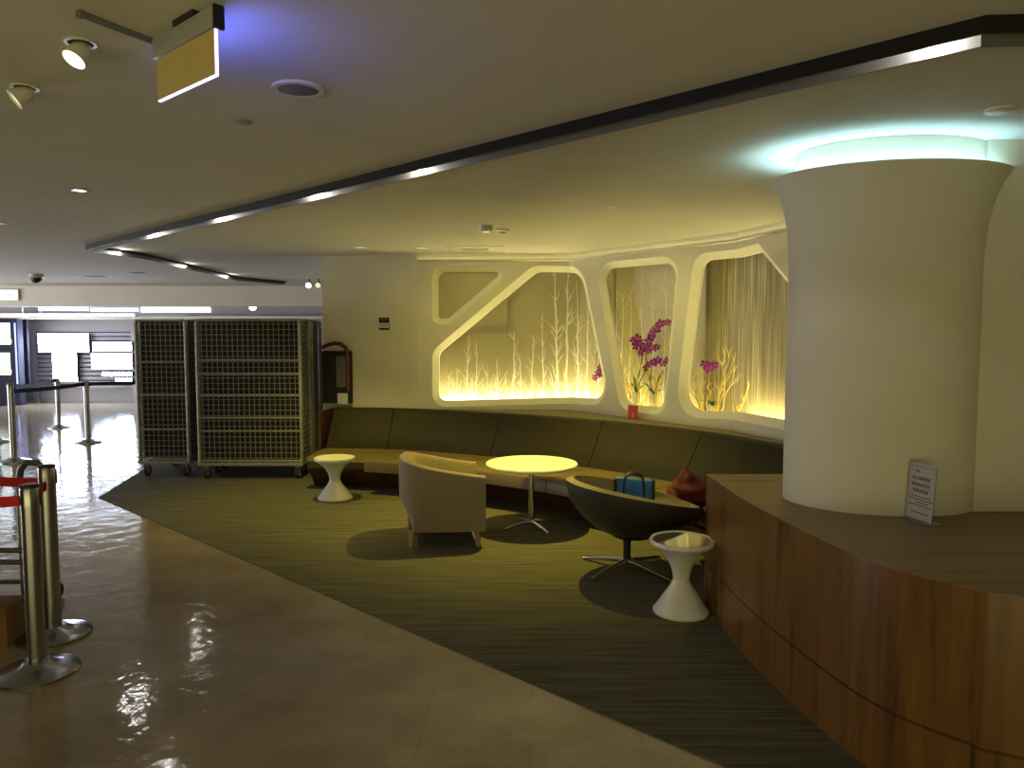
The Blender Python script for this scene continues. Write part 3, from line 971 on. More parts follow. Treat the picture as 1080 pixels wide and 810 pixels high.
# ================================================================= ROLL CAGES
def roll_cage(label, loc, rz, w, d, h, bars, group='metal roll cages parked by the wall'):
    """origin at the floor centre; front face towards -Y"""
    t = thing('roll_cage', label, 'roll cage', loc, rz, group)
    z0, r = .175, .016
    # deck
    bm = NB(); box(bm, (0, 0, z0 - .01), (w, d, .03), bev=.006)
    box(bm, (0, -d / 2 + .01, z0 - .004), (w, .025, .034))
    finish('deck', bm, M['galv'], t)
    for sy in (-1, 1):
        for sx in (-1, 1):
            x, y = sx * (w / 2 - .07), sy * (d / 2 - .06)
            bm = NB()
            bar(bm, (x, y, .045), (x, y + .0, z0 - .02), .018, seg=10); box(bm, (x, y, z0 - .03), (.09, .07, .012)); box(bm, (x - .022, y, .09), (.006, .045, .11)); box(bm, (x + .022, y, .09), (.006, .045, .11))
            cst = finish('caster', bm, M['galv'], t)
            bm = NB(); bar(bm, (x - .017, y + .02, .06), (x + .017, y + .02, .06), .06, seg=20)
            finish('wheel', bm, M['rubber'], cst)
    def face(ax, off, half, name, with_bars):
        """one mesh side: frame hoop + wires; ax 'x' faces +-Y, ax 'y' faces +-X"""
        def Pt(a, z, e=0): return (a, off + e, z) if ax == 'x' else (off + e, a, z)
        bm = NB(); k = .05; A_ = half - r
        tube(bm, [Pt(-A_, z0), Pt(-A_, h - k), Pt(-A_ + k * .3, h - k * .3), Pt(-A_ + k, h - r), Pt(A_ - k, h - r), Pt(A_ - k * .3, h - k * .3), Pt(A_, h - k), Pt(A_, z0)], r, 8)
        tube(bm, [Pt(-A_, z0 + .03), Pt(A_, z0 + .03)], r * .7, 6)
        fr = finish('side_frame', bm, M['galv'], t)
        bm = NB()
        nx = max(4, int(2 * A_ / .055)); nz = int((h - z0) / .058); wr = .0035
        for i in range(1, nx):
            a = -A_ + 2 * A_ * i / nx
            s = (2 * wr, 2 * wr, h - z0 - .03)
            box(bm, Pt(a, (z0 + h) / 2), s)
        for j in range(1, nz):
            z = z0 + (h - z0) * j / nz
            s = (2 * A_, 2 * wr, 2 * wr) if ax == 'x' else (2 * wr, 2 * A_, 2 * wr)
            box(bm, Pt(0, z, wr), s)
        finish('wire_mesh', bm, M['wire'], fr)
        if with_bars:
            for q in bars:
                bm = NB(); tube(bm, [Pt(-A_, q), Pt(A_, q)], .012, 8); finish('crossbar', bm, M['galv'], t)
    face('x', -d / 2 + r, w / 2, 'front', True)
    face('x', d / 2 - r, w / 2, 'rear', False)
    face('y', -w / 2 + r, d / 2 - 2 * r, 'flank', False)
    face('y', w / 2 - r, d / 2 - 2 * r, 'flank', False)
    bm = NB(); box(bm, (0, 0, (z0 + h) / 2 + .01), (w - .10, d - .10, h - z0 - .06)); finish('dark_core', bm, M['core'], t, smooth=False)  # added solid block standing in for the dark inside of the cage
    return t
CH = 1.78
def zv(v, y): return at(300, v, y).z
Yc = 8.17
bars1 = [zv(v, Yc) for v in (380.5, 395.5, 418, 441.5, 455.5)]
xl, xr = at(206.5, 420, Yc).x, at(318, 420, Yc).x
cage1 = roll_cage('wide steel mesh roll cage beside the end of the banquette', ((xl + xr) / 2, Yc + .22, .006), 0, xr - xl, .44, zv(336.5, Yc), bars1)
xl2, xr2 = at(143, 420, 8.3).x, at(198, 420, 8.3).x
bars2 = [zv(v, 8.3) for v in (382.5, 417.5, 453.5)]
roll_cage('narrow end-on roll cage at the edge of the carpet by the corridor', ((xl2 + xr2) / 2, 8.3 + .4, .006), 0, xr2 - xl2, .8, zv(337, 8.3), bars2)
xr3 = -2.345
dup(cage1, (xr3 - (xr - xl) / 2, 8.72 + .22, .006), 0, 'roll cage squeezed behind the wide one, its end showing by the wall')
dup(cage1, ((xl + xr) / 2 - .42, 9.28 + .22, .006), 0, 'hindmost roll cage seen only through the gap between the front two')

# ================================================================= FIRE CABINET, WALL SIGN, RED CARD
def lw(u, v, off=0.0):
    dr = ray(u, v); e = L1 - L0
    den = dr.x * e.y - dr.y * e.x
    t = (L0.x * e.y - L0.y * e.x) / den
    n = Vector((e.y, -e.x)).normalized()
    if n.y > 0: n = -n
    return Vector((dr.x * t + n.x * off, dr.y * t + n.y * off, H + dr.z * t))
lang = math.atan2((L1 - L0).y, (L1 - L0).x)
p0 = lw(343, 425); p1 = lw(372, 362)
cab = thing('fire_cabinet', 'dark open fire cabinet with an arched red frame on the cream wall', 'cabinet', ((p0.x + p1.x) / 2, (p0.y + p1.y) / 2, p0.z), lang)
cw = (p1.xy - p0.xy).length; ch = p1.z - p0.z
bm = NB(); box(bm, (0, -.045, ch * .44), (cw * .97, .085, ch * .86), bev=.004); finish('body', bm, M['darkhole'], cab)
bm = NB()
arc = [Vector((cw / 2 - .02, -.10, ch * .22))] + [Vector((cw / 2 - .02, -.10, ch * .80)), Vector((cw / 2 - .04, -.10, ch * .92)), Vector((cw / 2 - .10, -.10, ch * .985)), Vector((0, -.10, ch)), Vector((-cw / 2 + .12, -.10, ch * .985)), Vector((-cw / 2 + .02, -.10, ch * .93))]
for a, b in zip(arc, arc[1:]):
    bar(bm, a, b, .022, seg=8)
bmesh.ops.remove_doubles(bm, verts=bm.verts, dist=.0001)
finish('red_frame', bm, M['redcab'], cab)
bm = NB(); box(bm, (cw * .2, -.09, ch * .54), (cw * .34, .008, ch * .52), bev=.002); finish('door', bm, M['hose'], cab)
bm = NB(); box(bm, (-cw * .05, -.095, ch * .86), (cw * .8, .03, .02)); box(bm, (-cw * .05, -.095, ch * .80), (cw * .6, .03, .015)); finish('bracket', bm, M['blackpl'], cab)
bm = NB(); box(bm, (cw * .24, -.094, ch * .09), (cw * .36, .006, ch * .18), bev=.002); finish('paper_tag', bm, M['paper'], cab)

p0 = lw(400, 348); p1 = lw(410.5, 335)
sg = thing('wall_sign', 'small navy and white sign plate on the cream wall', 'sign', ((p0.x + p1.x) / 2, (p0.y + p1.y) / 2, p0.z), lang)
w_ = (p1.xy - p0.xy).length; h_ = p1.z - p0.z
bm = NB(); box(bm, (0, -.004, h_ / 2), (w_, .008, h_)); finish('plate', bm, M['navy'], sg, smooth=False)
bm = NB(); box(bm, (0, -.009, h_ * .37), (w_ * .94, .002, h_ * .40)); finish('white_field', bm, M['paper'], sg, smooth=False)
for zf, a, b, mi in ((.80, -.36, .36, 'hose'), (.88, -.30, .3, 'hose'), (.42, -.34, .36, 'ink'), (.32, -.38, .34, 'ink')):
    bm = NB(); x = a; rr = random.Random(int(zf * 100))
    while x < b:
        q = rr.uniform(.04, .1); box(bm, ((x + q / 2) * w_, -.0108, zf * h_), (q * w_, .001, h_ * .045)); x += q + .03
    finish('lettering', bm, M[mi], sg, smooth=False)

# red card leaning at the middle niche
q0 = at(672, 443, 7.28)
s_, z_ = wall_hit(667, 436); s2_, z2_ = wall_hit(677.5, 436)
pm = (wpt(s_, 0) + wpt(s2_, 0)) / 2
zc0, zc1 = wall_hit(672, 444)[1], wall_hit(672, 430)[1]
ang = math.atan2((wpt(s2_, 0) - wpt(s_, 0)).y, (wpt(s2_, 0) - wpt(s_, 0)).x)
cd = thing('red_card', 'small red card with a white mark below the orchid niche', 'card', (pm.x - .05, pm.y - .06, .7665), ang)
bm = NB(); box(bm, (0, -.008, .07), (abs(s2_ - s_) * .97, .004, .14)); finish('sheet', bm, M['redcard'], cd, smooth=False)
bm = NB(); box(bm, (0, -.0108, .033), (.014, .001, .03)); lathe(bm, [(.001, .05), (.010, .058), (.001, .068)], 10, c=(0, -.0108, 0)); finish('printed_mark', bm, M['paper'], cd, smooth=False)

# ================================================================= ORCHIDS AND TWIGS IN THE NICHES
def npt(u, v, d):
    s, z = wall_hit(u, v, d); p = wpt(s, z, d); return p
def flower(parent, pos, r, face, rnd_):
    """a flat five-petalled orchid bloom"""
    bm = NB()
    face = face.normalized(); q = face.to_track_quat('Z', 'Y').to_matrix().to_4x4()
    mtx = Matrix.Translation(pos) @ q @ Matrix.Rotation(rnd_.uniform(0, 6), 4, 'Z')
    for k in range(5):
        a = 2 * PI * k / 5
        wd = .62 if k % 2 else .48
        pts = [(0.05, 0, .0), (.45, -wd * .55, .10), (.85, -wd * .6, .05), (1.05, 0, -.05), (.85, wd * .6, .05), (.45, wd * .55, .10)]
        c = bm.verts.new(mtx @ (Vector((.55 * math.cos(a), .55 * math.sin(a), .0)) * r))
        vs_ = [bm.verts.new(mtx @ (Vector((x * math.cos(a) - y * math.sin(a), x * math.sin(a) + y * math.cos(a), z)) * r)) for x, y, z in pts]
        for i in range(6): bm.faces.new((c, vs_[i], vs_[(i + 1) % 6]))
    fl = finish('flower', bm, M['petal'], parent)
    bm = NB(); bmesh.ops.create_icosphere(bm, subdivisions=1, radius=r * .2, matrix=mtx @ Matrix.Translation((0, 0, r * .1)))
    finish('lip', bm, M['petal_c'], fl)
def leaf(parent, base, tip, w, lift):
    bm = NB(); base, tip = Vector(base), Vector(tip); n = 8; side = (tip - base).cross(Vector((0, 0, 1)))
    if side.length < 1e-4: side = Vector((1, 0, 0))
    side.normalize(); L = []; R = []; Mi = []
    for i in range(n + 1):
        q = i / n; p = base.lerp(tip, q) + Vector((0, 0, lift * math.sin(q * PI) + .002)); ww = w * math.sin(min(1, q * 1.05 + .08) * PI) ** .7 if q < .95 else .001
        L.append(bm.verts.new(p + side * ww + Vector((0, 0, ww * .3)))); R.append(bm.verts.new(p - side * ww + Vector((0, 0, ww * .3)))); Mi.append(bm.verts.new(p))
    for i in range(n):
        bm.faces.new((L[i], Mi[i], Mi[i + 1], L[i + 1])); bm.faces.new((Mi[i], R[i], R[i + 1], Mi[i + 1]))
    finish('leaf', bm, M['leaf'], parent)
rf = random.Random(11)
def orchid(label, pot_uv, stems, blooms, leaves, d=.16, pot_h=.21, pot_r=.042, pot_mat='white', r=.043):
    p = npt(pot_uv[0], 400, d); p.z = SHZ
    t = thing('potted_orchid', label, 'plant', p, 0, 'magenta orchids in the wall niches')
    bm = NB(); lathe(bm, [(pot_r * .8, 0), (pot_r, pot_h), (pot_r * 1.06, pot_h), (pot_r * 1.06, pot_h + .012), (pot_r * .85, pot_h + .012), (pot_r * .8, pot_h - .02)], 24); finish('pot', bm, M[pot_mat], t)
    topp = Vector((0, 0, pot_h))
    for st in stems:
        pts = [topp] + [npt(u, v, d + dd) - p for u, v, dd in st]
        bm = NB(); tube(bm, [q for q in crom(pts, 16)], .005, 6); finish('stem', bm, M['stem'], t)
    for (u, v, dd, rr) in blooms:
        pos = npt(u, v, d + dd) - p
        fc = Vector((-(p.x + pos.x), -(p.y + pos.y), .2)).normalized() + Vector((rf.uniform(-.5, .5), rf.uniform(-.3, .3), rf.uniform(-.3, .4)))
        flower(t, pos, r * rr, fc, rf)
    for (u, v, dd, w, lift) in leaves:
        leaf(t, topp - Vector((0, 0, .01)), npt(u, v, d + dd) - p, w, lift)
    return t
orchid('tall orchid with a long arching spray of dark magenta blooms', (690, 425),
       [[(684, 395, 0), (681, 370, 0), (684, 352, -.01), (693, 340, -.02), (704, 338, -.02)], [(686, 400, 0), (690, 382, 0), (700, 381, -.01)]],
       [(704, 340, -.02, .95), (696.5, 341, -.02, 1.1), (693, 347, -.02, 1.1), (689.5, 351, -.02, 1.1), (687, 355.5, -.02, 1.15), (684.5, 360, -.01, 1.2), (682, 366, -.01, 1.0), (690, 367, -.01, .9), (693, 366, 0, .8)],
       [(676, 403, -.03, .022, .03), (702, 390, .02, .022, .06), (682, 412, -.05, .022, .02), (704, 412, -.03, .02, .03)])
orchid('bushy orchid with a round cluster of magenta blooms beside the tall spray', (671, 425),
       [[(674, 395, 0), (677, 375, 0), (673, 362, -.02)], [(676, 400, 0), (686, 386, -.02), (699, 382, -.03)]],
       [(668, 360, -.02, 1.2), (672, 357, -.03, 1.2), (675, 362, -.03, 1.2), (671, 365, -.03, 1.1), (678, 367, -.02, 1.1), (676, 372, -.02, .95), (684, 370, -.02, .9),
        (682, 388, -.03, 1.0), (686, 384, -.03, 1.0), (690, 382, -.04, 1.1), (694, 380, -.04, 1.05), (699, 383, -.04, 1.05), (702, 380, -.03, .9)],
       [(664, 404, -.03, .024, .03), (668, 394, -.04, .022, .02), (682, 406, 0, .02, .02)], d=.15)
orchid('small orchid whose dark magenta blooms peek into the large slanted niche', (647, 425),
       [[(644, 395, 0), (636, 376, 0), (630, 372, -.02), (628.5, 386, -.03)]],
       [(632.5, 388, -.03, .95), (631, 393, -.03, 1.0), (627.5, 398, -.03, .9), (634, 395, -.02, .9)], [(652, 400, 0, .02, .03)], d=.17)
orchid('low orchid with three magenta blooms among green leaves by the string curtain', (753, 440),
       [[(752, 410, 0), (749, 395, 0), (746, 384, -.02)]],
       [(743, 384, -.02, .95), (750, 386, -.03, 1.25), (747, 389, -.02, 1.0), (754, 385, -.02, .9)],
       [(737, 424, -.05, .03, .03), (762, 426, -.05, .03, .03), (748, 425, -.06, .028, .03), (768, 429, -.02, .03, .03)], d=.17, pot_h=.15, r=.046)

def twigs(label, base_uv, rays_, d, seed):
    rr = random.Random(seed)
    p = npt(base_uv[0], 420, d); p.z = SHZ
    t = thing('willow_twigs', label, 'twigs', p, 0, 'yellow twisted willow twigs')
    for (u0, u, v, dd) in rays_:
        a = npt(u0, 430, d); a.z = SHZ + .01; a = a - p
        b = npt(u, v, d + dd) - p
        n = 9; pts = []
        for i in range(n + 1):
            q = i / n; w_ = .022 * math.sin(q * PI)
            pts.append(a.lerp(b, q) + Vector((rr.uniform(-1, 1), rr.uniform(-.5, .3), rr.uniform(-.4, .4))) * w_)
        bm = NB(); tube(bm, crom(pts, 24), [.0095 * (1 - .7 * i / 24) for i in range(25)], 6)
        for k in range(3):
            i = rr.randint(3, 8); s = pts[i]; dr_ = (b - a).normalized() + Vector((rr.uniform(-.9, .9), rr.uniform(-.3, .1), rr.uniform(-.2, .4)))
            L = rr.uniform(.06, .15); m = s + dr_.normalized() * L * .5; e = m + (dr_.normalized() + Vector((rr.uniform(-.5, .5), 0, .5))).normalized() * L * .5
            tube(bm, [s, m, e], [.0045, .0035, .0018], 5)
        finish('twig', bm, M['twig'], t)
    return t
twigs('yellow twisted willow twigs around the orchid pots in the middle niche', (677, 430),
      [(668, 655, 378, 0), (670, 664, 400, 0), (672, 676, 384, -.02), (678, 690, 372, -.03), (693, 686, 384, -.05), (694, 709, 400, -.03), (680, 667, 408, -.04), (690, 705, 352, -.02), (666, 651, 398, .02)], .13, 5)
twigs('yellow twisted willow twigs fanning out in the string curtain niche', (744, 440),
      [(739, 733, 350, 0), (740, 727, 366, 0), (743, 741, 385, -.02), (742, 728, 400, 0), (752, 765, 368, -.02), (752, 771, 366, 0), (753, 776, 372, 0), (756, 777, 386, 0), (746, 749, 392, -.04), (756, 762, 400, -.03), (771, 784, 425, -.03), (772, 790, 408, -.02)], .15, 8)

# ================================================================= STANCHIONS
def stanchion(label, loc, h=.92, rb=.185, belt_col='redbelt', rp_=.040):
    t = thing('barrier_post', label, 'barrier post', loc, 0, 'retractable belt barrier posts')
    bm = NB(); lathe(bm, [(rb, 0), (rb, .012), (rb * .97, .018), (rb * .55, .034), (rp_ * 1.9, .044), (rp_ * 1.5, .06)], 48); finish('base', bm, M['steel'], t)
    bm = NB(); lathe(bm, [(rp_, .05), (rp_, h - .10)], 24); finish('pole', bm, M['steel'], t)
    bm = NB(); lathe(bm, [(rp_ * 1.05, h - .10), (rp_ * 1.05, h - .012), (rp_ * .95, h), (rp_ * .3, h + .002)], 24); cs = finish('cassette', bm, M['steel'], t)
    bm = NB(); lathe(bm, [(rp_ * 1.08, h - .004), (rp_ * 1.08, h + .006), (rp_ * .9, h + .010), (.001, h + .011)], 24); finish('cap', bm, M['blackpl'], cs)
    for a_ in (PI, .6):
        bm = NB(); box(bm, (rp_ * 1.02 * math.cos(a_), rp_ * 1.02 * math.sin(a_), h - .055), (.012, .022, .075), rz=a_, bev=.003); finish('belt_slot', bm, M['blackpl'], cs)
    return t
def belt(parent, pts, col, w=.05):
    p0_ = Vector(parent.location)
    P_ = [Vector(p) - p0_ for p in pts]
    n = 14; A_, B_ = P_[0], P_[1]
    bm = NB(); d_ = (B_ - A_); d_.z = 0; nn = Vector((-d_.y, d_.x, 0)).normalized() * .0015
    prev = None
    for i in range(n + 1):
        q = i / n; c = A_.lerp(B_, q) - Vector((0, 0, .03 * d_.length / 2 * 4 * q * (1 - q) * .6))
        r4 = [bm.verts.new(c + nn + Vector((0, 0, w / 2))), bm.verts.new(c - nn + Vector((0, 0, w / 2))), bm.verts.new(c - nn - Vector((0, 0, w / 2))), bm.verts.new(c + nn - Vector((0, 0, w / 2)))]
        if prev:
            for k in range(4): bm.faces.new((prev[k], prev[(k + 1) % 4], r4[(k + 1) % 4], r4[k]))
        prev = r4
    return finish('belt', bm, M[col], parent, smooth=False)
s1 = stanchion('steel belt post nearest the camera with a red belt', G(40, 709), at(25, 513, G(40, 709).y).z)
s2 = stanchion('steel belt post standing just behind the nearest red belt post', G(57, 670), at(52, 492, G(57, 670).y).z, .185)
zt1 = at(25, 528, s1.location.y).z
zt2 = at(52, 512, s2.location.y).z
belt(s1, [(s1.location.x + .02, s1.location.y + .03, zt1), (s2.location.x, s2.location.y - .034, zt2)], 'redbelt', .052)
belt(s1, [(s1.location.x - .033, s1.location.y, zt1), (s1.location.x - 1.3, s1.location.y - .2, zt1 - .02)], 'redbelt', .052)
belt(s2, [(s2.location.x - .033, s2.location.y + .01, zt2 + .01), (s2.location.x - 1.5, s2.location.y + .5, zt2)], 'redbelt', .052)
far_posts = []
for lab, u, vb, vt in (('steel belt post at the end of the dark belt beside the roll cages', 93, 467, 403), ('slim steel belt post standing deepest in the corridor', 62, 451, 399.5),
                       ('steel belt post in front of the dark screen kiosk', 15, 487, 405)):
    g = G(u, vb); far_posts.append(stanchion(lab, g, at(u, vt, g.y).z, .185))
f3, f4, f5 = far_posts
def tp(o, dz=.03): return Vector((o.location.x, o.location.y, [c for c in o.children if c.name.startswith('cassette')][0].bound_box[1][2] - dz))
belt(f5, [tp(f5) + Vector((.04, .01, 0)), tp(f4) + Vector((-.04, -.01, 0))], 'bluebelt', .055)
belt(f3, [tp(f3) + Vector((-.04, -.01, 0)), tp(f5) + Vector((.045, .0, -.06))], 'bluebelt', .055)
belt(f3, [tp(f3) + Vector((.04, 0, 0)), Vector((-4.35, 12.0, .93))], 'bluebelt', .055)
g = G(-3, 466)
f6 = stanchion('steel belt post half cut off by the left edge of the view', g, .93, .185)

# ================================================================= LUGGAGE TROLLEY AND BOX
ty = 4.25
tl = at(20, 500, ty); tr_ = at(49, 500, ty)
tro = thing('luggage_trolley', 'grey tubular luggage trolley parked behind the red belt posts', 'trolley', (tl.x, ty, 0))
wx = tr_.x - tl.x; zt = at(35, 488, ty).z
bm = NB()
hp = [(0, 0, .08), (0, 0, zt - .10), (.012, .0, zt - .04), (.05, 0, zt), (wx - .05, 0, zt), (wx - .012, 0, zt - .04), (wx, 0, zt - .10), (wx, 0, .08)]
tube(bm, hp, .019, 12); finish('handle', bm, M['trolley'], tro)
for dz in (.0, .07):
    zb_ = at(20, 592, ty).z + dz
    bm = NB(); tube(bm, [(wx, -.012, zb_), (-.62, -.02, zb_)], .016, 10); finish('crossbar', bm, M['trolley'], tro)
bm = NB(); tube(bm, [(-.60, -.15, .10), (.03, -.15, .10), (.03, .25, .10), (-.60, .25, .10)], .014, 8, closed=True); finish('base_frame', bm, M['trolley'], tro)
bm = NB(); tube(bm, [(-.60, 0, .10), (-.60, 0, .70)], .018, 10); finish('post', bm, M['trolley'], tro)
for x, y in ((-.55, -.15), (.03, -.15), (-.55, .25), (.03, .25)):
    bm = NB(); bar(bm, (x - .02, y, .045), (x + .02, y, .045), .045, seg=18); finish('wheel', bm, M['rubber'], tro)
bxp = G(2, 676)
bm = NB(); box(bm, (0, 0, .105), (.30, .22, .21), bev=.004)
o = finish('cardboard_box', bm, M['card'], None, loc=(bxp.x - .065, bxp.y + .0, 0)); o.rotation_euler = (0, 0, .1)
tag(o, 'brown cardboard box on the floor behind the nearest belt post', 'box')

# ================================================================= CEILING FITTINGS
def ring_disc(bm, r0, r1, z0, z1, seg=32): lathe(bm, [(r0, z0), (r1, z0), (r1, z1), (r0, z1), (r0, z0)], seg, cap=False)
def ceil_pt(u, v): p = G(u, v, CEIL); return Vector((p.x, p.y, CEIL))
def gimbal(label, u, v, aim, lit):
    t = thing('gimbal_spotlight', label, 'ceiling light', ceil_pt(u, v), 0, 'recessed gimbal spotlights')
    bm = NB(); ring_disc(bm, .036, .047, -.004, 0); finish('trim_ring', bm, M['white'], t)
    bm = NB(); lathe(bm, [(.036, -.003), (.036, -.001)], 32); finish('recess', bm, M['darkhole'], t)
    a = Vector(aim).normalized(); q = a.to_track_quat('Z', 'Y').to_matrix().to_4x4()
    cen = Vector((0, 0, -.024)) + a * .008
    bm = NB(); lathe(bm, [(.014, -.036), (.026, -.022), (.032, 0), (.034, .024), (.036, .034), (.033, .034), (.030, .020)], 28, cap=False)
    bmesh.ops.transform(bm, matrix=Matrix.Translation(cen) @ q, verts=bm.verts); head = finish('lamp_head', bm, M['white'], t)
    bm = NB(); lathe(bm, [(.031, .024), (.031, .027)], 28); bmesh.ops.transform(bm, matrix=Matrix.Translation(cen) @ q, verts=bm.verts)
    finish('lens', bm, M['lens'] if lit else M['lens_dim'], head)
    return t
gimbal('lit white gimbal spotlight in the ceiling by the hanging sign', 85, 45, (-.25, -.45, -.75), True)
gimbal('unlit white gimbal spotlight in the ceiling at the far left', 26, 92, (-.55, -.40, -.55), False)
t = thing('ceiling_speaker', 'round grey ceiling speaker with a white rim', 'speaker', ceil_pt(315, 93))
bm = NB(); ring_disc(bm, .072, .094, -.010, 0, 40); finish('rim', bm, M['white'], t)
bm = NB(); lathe(bm, [(.072, -.006), (.06, -.010), (.001, -.012)], 40); finish('grille', bm, M['grille'], t)
def disc(name, label, cat, u, v, r, h, mat, group=None, lens=None):
    if lens:
        t = thing(name, label, cat, ceil_pt(u, v), 0, group)
        bm = NB(); ring_disc(bm, r * .72, r, -h, 0, 28); finish('trim_ring', bm, M[mat], t)
        bm = NB(); lathe(bm, [(r * .72, -h * .6), (r * .72, -h * .2)], 28); finish('lens', bm, M[lens], t)
        return t
    bm = NB(); lathe(bm, [(r, 0), (r, -h * .6), (r * .85, -h), (.001, -h)], 28)
    return tag(finish(name, bm, M[mat], None, loc=ceil_pt(u, v)), label, cat, group)
disc('cover_plate', 'flat grey round ceiling plate between hanging sign and dark channel', 'ceiling plate', 255, 128, .041, .006, 'alu')
disc('downlight', 'bluish lit round downlight in the grey corridor ceiling', 'ceiling light', 84, 200, .045, .008, 'white', 'small ceiling downlights', 'lens_blue')
disc('downlight', 'dim round downlight cut by the left edge of the ceiling', 'ceiling light', 0, 235, .045, .008, 'white', 'small ceiling downlights', 'lens_dim')
disc('smoke_detector', 'flat white detector in the ceiling above the column cove light', 'detector', 1055, 115, .055, .012, 'white')
disc('sprinkler_cap', 'small flat cap in the ceiling above the orchid niche', 'ceiling plate', 645, 218, .040, .006, 'white')
disc('downlight', 'dark recessed downlight nearest the cream wall edge', 'ceiling light', 380, 260.5, .075, .008, 'white', 'small ceiling downlights', 'lens_dim')
disc('downlight', 'pale recessed downlight beside the ceiling hatch', 'ceiling light', 444, 261, .07, .008, 'white', 'small ceiling downlights', 'lens_dim')
disc('sprinkler_cap', 'tiny cap in front of the pale recessed downlight', 'ceiling plate', 441, 249.5, .045, .006, 'white')
disc('sprinkler_cap', 'tiny cap in the ceiling close to the wall bend', 'ceiling plate', 592, 266, .04, .008, 'white')
t = thing('gimbal_spotlight', 'small gimbal spotlight in the ceiling over the round table', 'ceiling light', ceil_pt(513, 238), 0, 'recessed gimbal spotlights')
bm = NB(); ring_disc(bm, .045, .062, -.006, 0); finish('trim_ring', bm, M['white'], t)
bm = NB(); lathe(bm, [(.044, -.002), (.050, -.03), (.040, -.05), (.036, -.045)], 24); h_ = finish('lamp_head', bm, M['alu'], t)
bm = NB(); lathe(bm, [(.03, -.0525), (.03, -.050)], 20); finish('lens', bm, M['lens_dim'], h_)
t = thing('ceiling_sensor', 'small pale ceiling sensor beside the spotlight over the table', 'sensor', ceil_pt(530, 242))
bm = NB(); lathe(bm, [(.06, 0), (.06, -.014), (.045, -.02), (.001, -.02)], 24); finish('housing', bm, M['white'], t)
bm = NB(); lathe(bm, [(.03, -.02), (.024, -.034), (.001, -.038)], 20); finish('dome', bm, M['alu'], t)
a, b = ceil_pt(474, 266), ceil_pt(534, 260)
t = thing('ceiling_hatch', 'square access hatch with a round grille in the ceiling near the wall', 'hatch', (ceil_pt(503, 263)))
hw = (ceil_pt(532, 263).x - ceil_pt(475, 263).x) / 2
bm = NB()
for sx in (-1, 1): box(bm, (sx * hw, 0, -.002), (.012, .62, .004))
for sy in (-1, 1): box(bm, (0, sy * .31, -.002), (2 * hw, .012, .004))
finish('frame', bm, M['alu'], t, smooth=False)
bm = NB(); lathe(bm, [(.15, 0), (.14, -.008), (.001, -.012)], 32, c=(-.02, 0, 0)); finish('grille', bm, M['alu'], t)
for lab, u, v, w_, d_ in (('slim slot vent in the corridor ceiling nearest the camera dome', 100, 291, .42, .12), ('slim slot vent in the corridor ceiling near the dark channel', 145, 287.5, .20, .1)):
    t = thing('ceiling_vent', lab, 'vent', ceil_pt(u, v), 0, 'corridor ceiling vents')
    bm = NB(); box(bm, (0, 0, -.003), (w_, d_ * 2, .006)); finish('frame', bm, M['alu'], t, smooth=False)
    bm = NB()
    for k in range(4): box(bm, (0, -d_ * .7 + d_ * .46 * k, -.0065), (w_ * .9, d_ * .25, .002))
    finish('slot', bm, M['darkhole'], t, smooth=False)
t = thing('dome_camera', 'black dome security camera on the corridor ceiling', 'camera', ceil_pt(38, 289))
bm = NB(); lathe(bm, [(.10, 0), (.10, -.05), (.085, -.06)], 28); finish('housing', bm, M['alu'], t)
bm = NB(); lathe(bm, [(.08, -.058), (.072, -.10), (.045, -.13), (.001, -.14)], 28); finish('dome', bm, M['blackpl'], t)
for lab, u, lit in (('lit ceiling spotlight hanging near the cream wall edge', 326, True), ('dark ceiling spotlight right against the cream wall edge', 336, False)):
    t = thing('ceiling_spotlight', lab, 'ceiling light', at(u, 288, 12.4) * 1.0, 0, 'corridor spotlights')
    t.location.z = CEIL
    bm = NB(); bar(bm, (0, 0, 0), (0, 0, -.06), .012); finish('bracket', bm, M['blackpl'], t)
    bm = NB(); bar(bm, (0, .05, -.08), (0, -.05, -.11), .035, .05, 18); hd = finish('lamp_head', bm, M['blackpl'], t)
    bm = NB(); bar(bm, (0, -.0495, -.110), (0, -.055, -.112), .045, .045, 18); finish('lens', bm, M['lens'] if lit else M['lens_dim'], hd)

# hanging sign
sa = Vector((-1.07, 2.235)); sb = Vector((-0.80, 1.985))
sa = G(165, 45, CEIL - .02).xy; sb = G(229, 8, CEIL - .02).xy
sd = sb - sa; sl = sd.length; san = math.atan2(sd.y, sd.x)
sc_ = (sa + sb) / 2
hs = thing('hanging_sign', 'hanging sign with amber face and glowing blue edges under the ceiling', 'sign', (sc_.x, sc_.y, CEIL), san)
bm = NB(); box(bm, (0, 0, -.044), (sl, .028, .056), bev=.003); finish('housing', bm, M['alu'], hs)
bm = NB(); box(bm, (sl / 2 + .006, 0, -.046), (.010, .030, .062), bev=.002); finish('end_cap', bm, M['blackpl'], hs)
bm = NB(); box(bm, (.02, .0, -.008), (.12, .035, .016)); finish('mounting_plate', bm, M['darkhole'], hs)
zb1 = at(170, 107, sa.y).z - CEIL; ph = -.073 - zb1
bm = NB(); box(bm, (0, -.003, -.073 - ph / 2), (sl * .94, .006, ph)); pn = finish('panel', bm, M['signface'], hs, smooth=False)
bm = NB(); box(bm, (0, .0035, -.073 - ph / 2), (sl * .94, .003, ph)); finish('rear_face', bm, M['blue_face'], pn, smooth=False)
bm = NB()
box(bm, (0, 0, -.073 - ph - .002), (sl * .95, .008, .0035)); box(bm, (sl * .475, 0, -.073 - ph / 2), (.003, .008, ph)); box(bm, (-sl * .475, 0, -.073 - ph / 2), (.002, .008, ph))
finish('glowing_edge', bm, M['edge_glow'], pn, smooth=False)
ra, rb_ = G(82, 15, CEIL - .012).xy, G(163, 46, CEIL - .012).xy
rm = (ra + rb_) / 2; rd = rb_ - ra
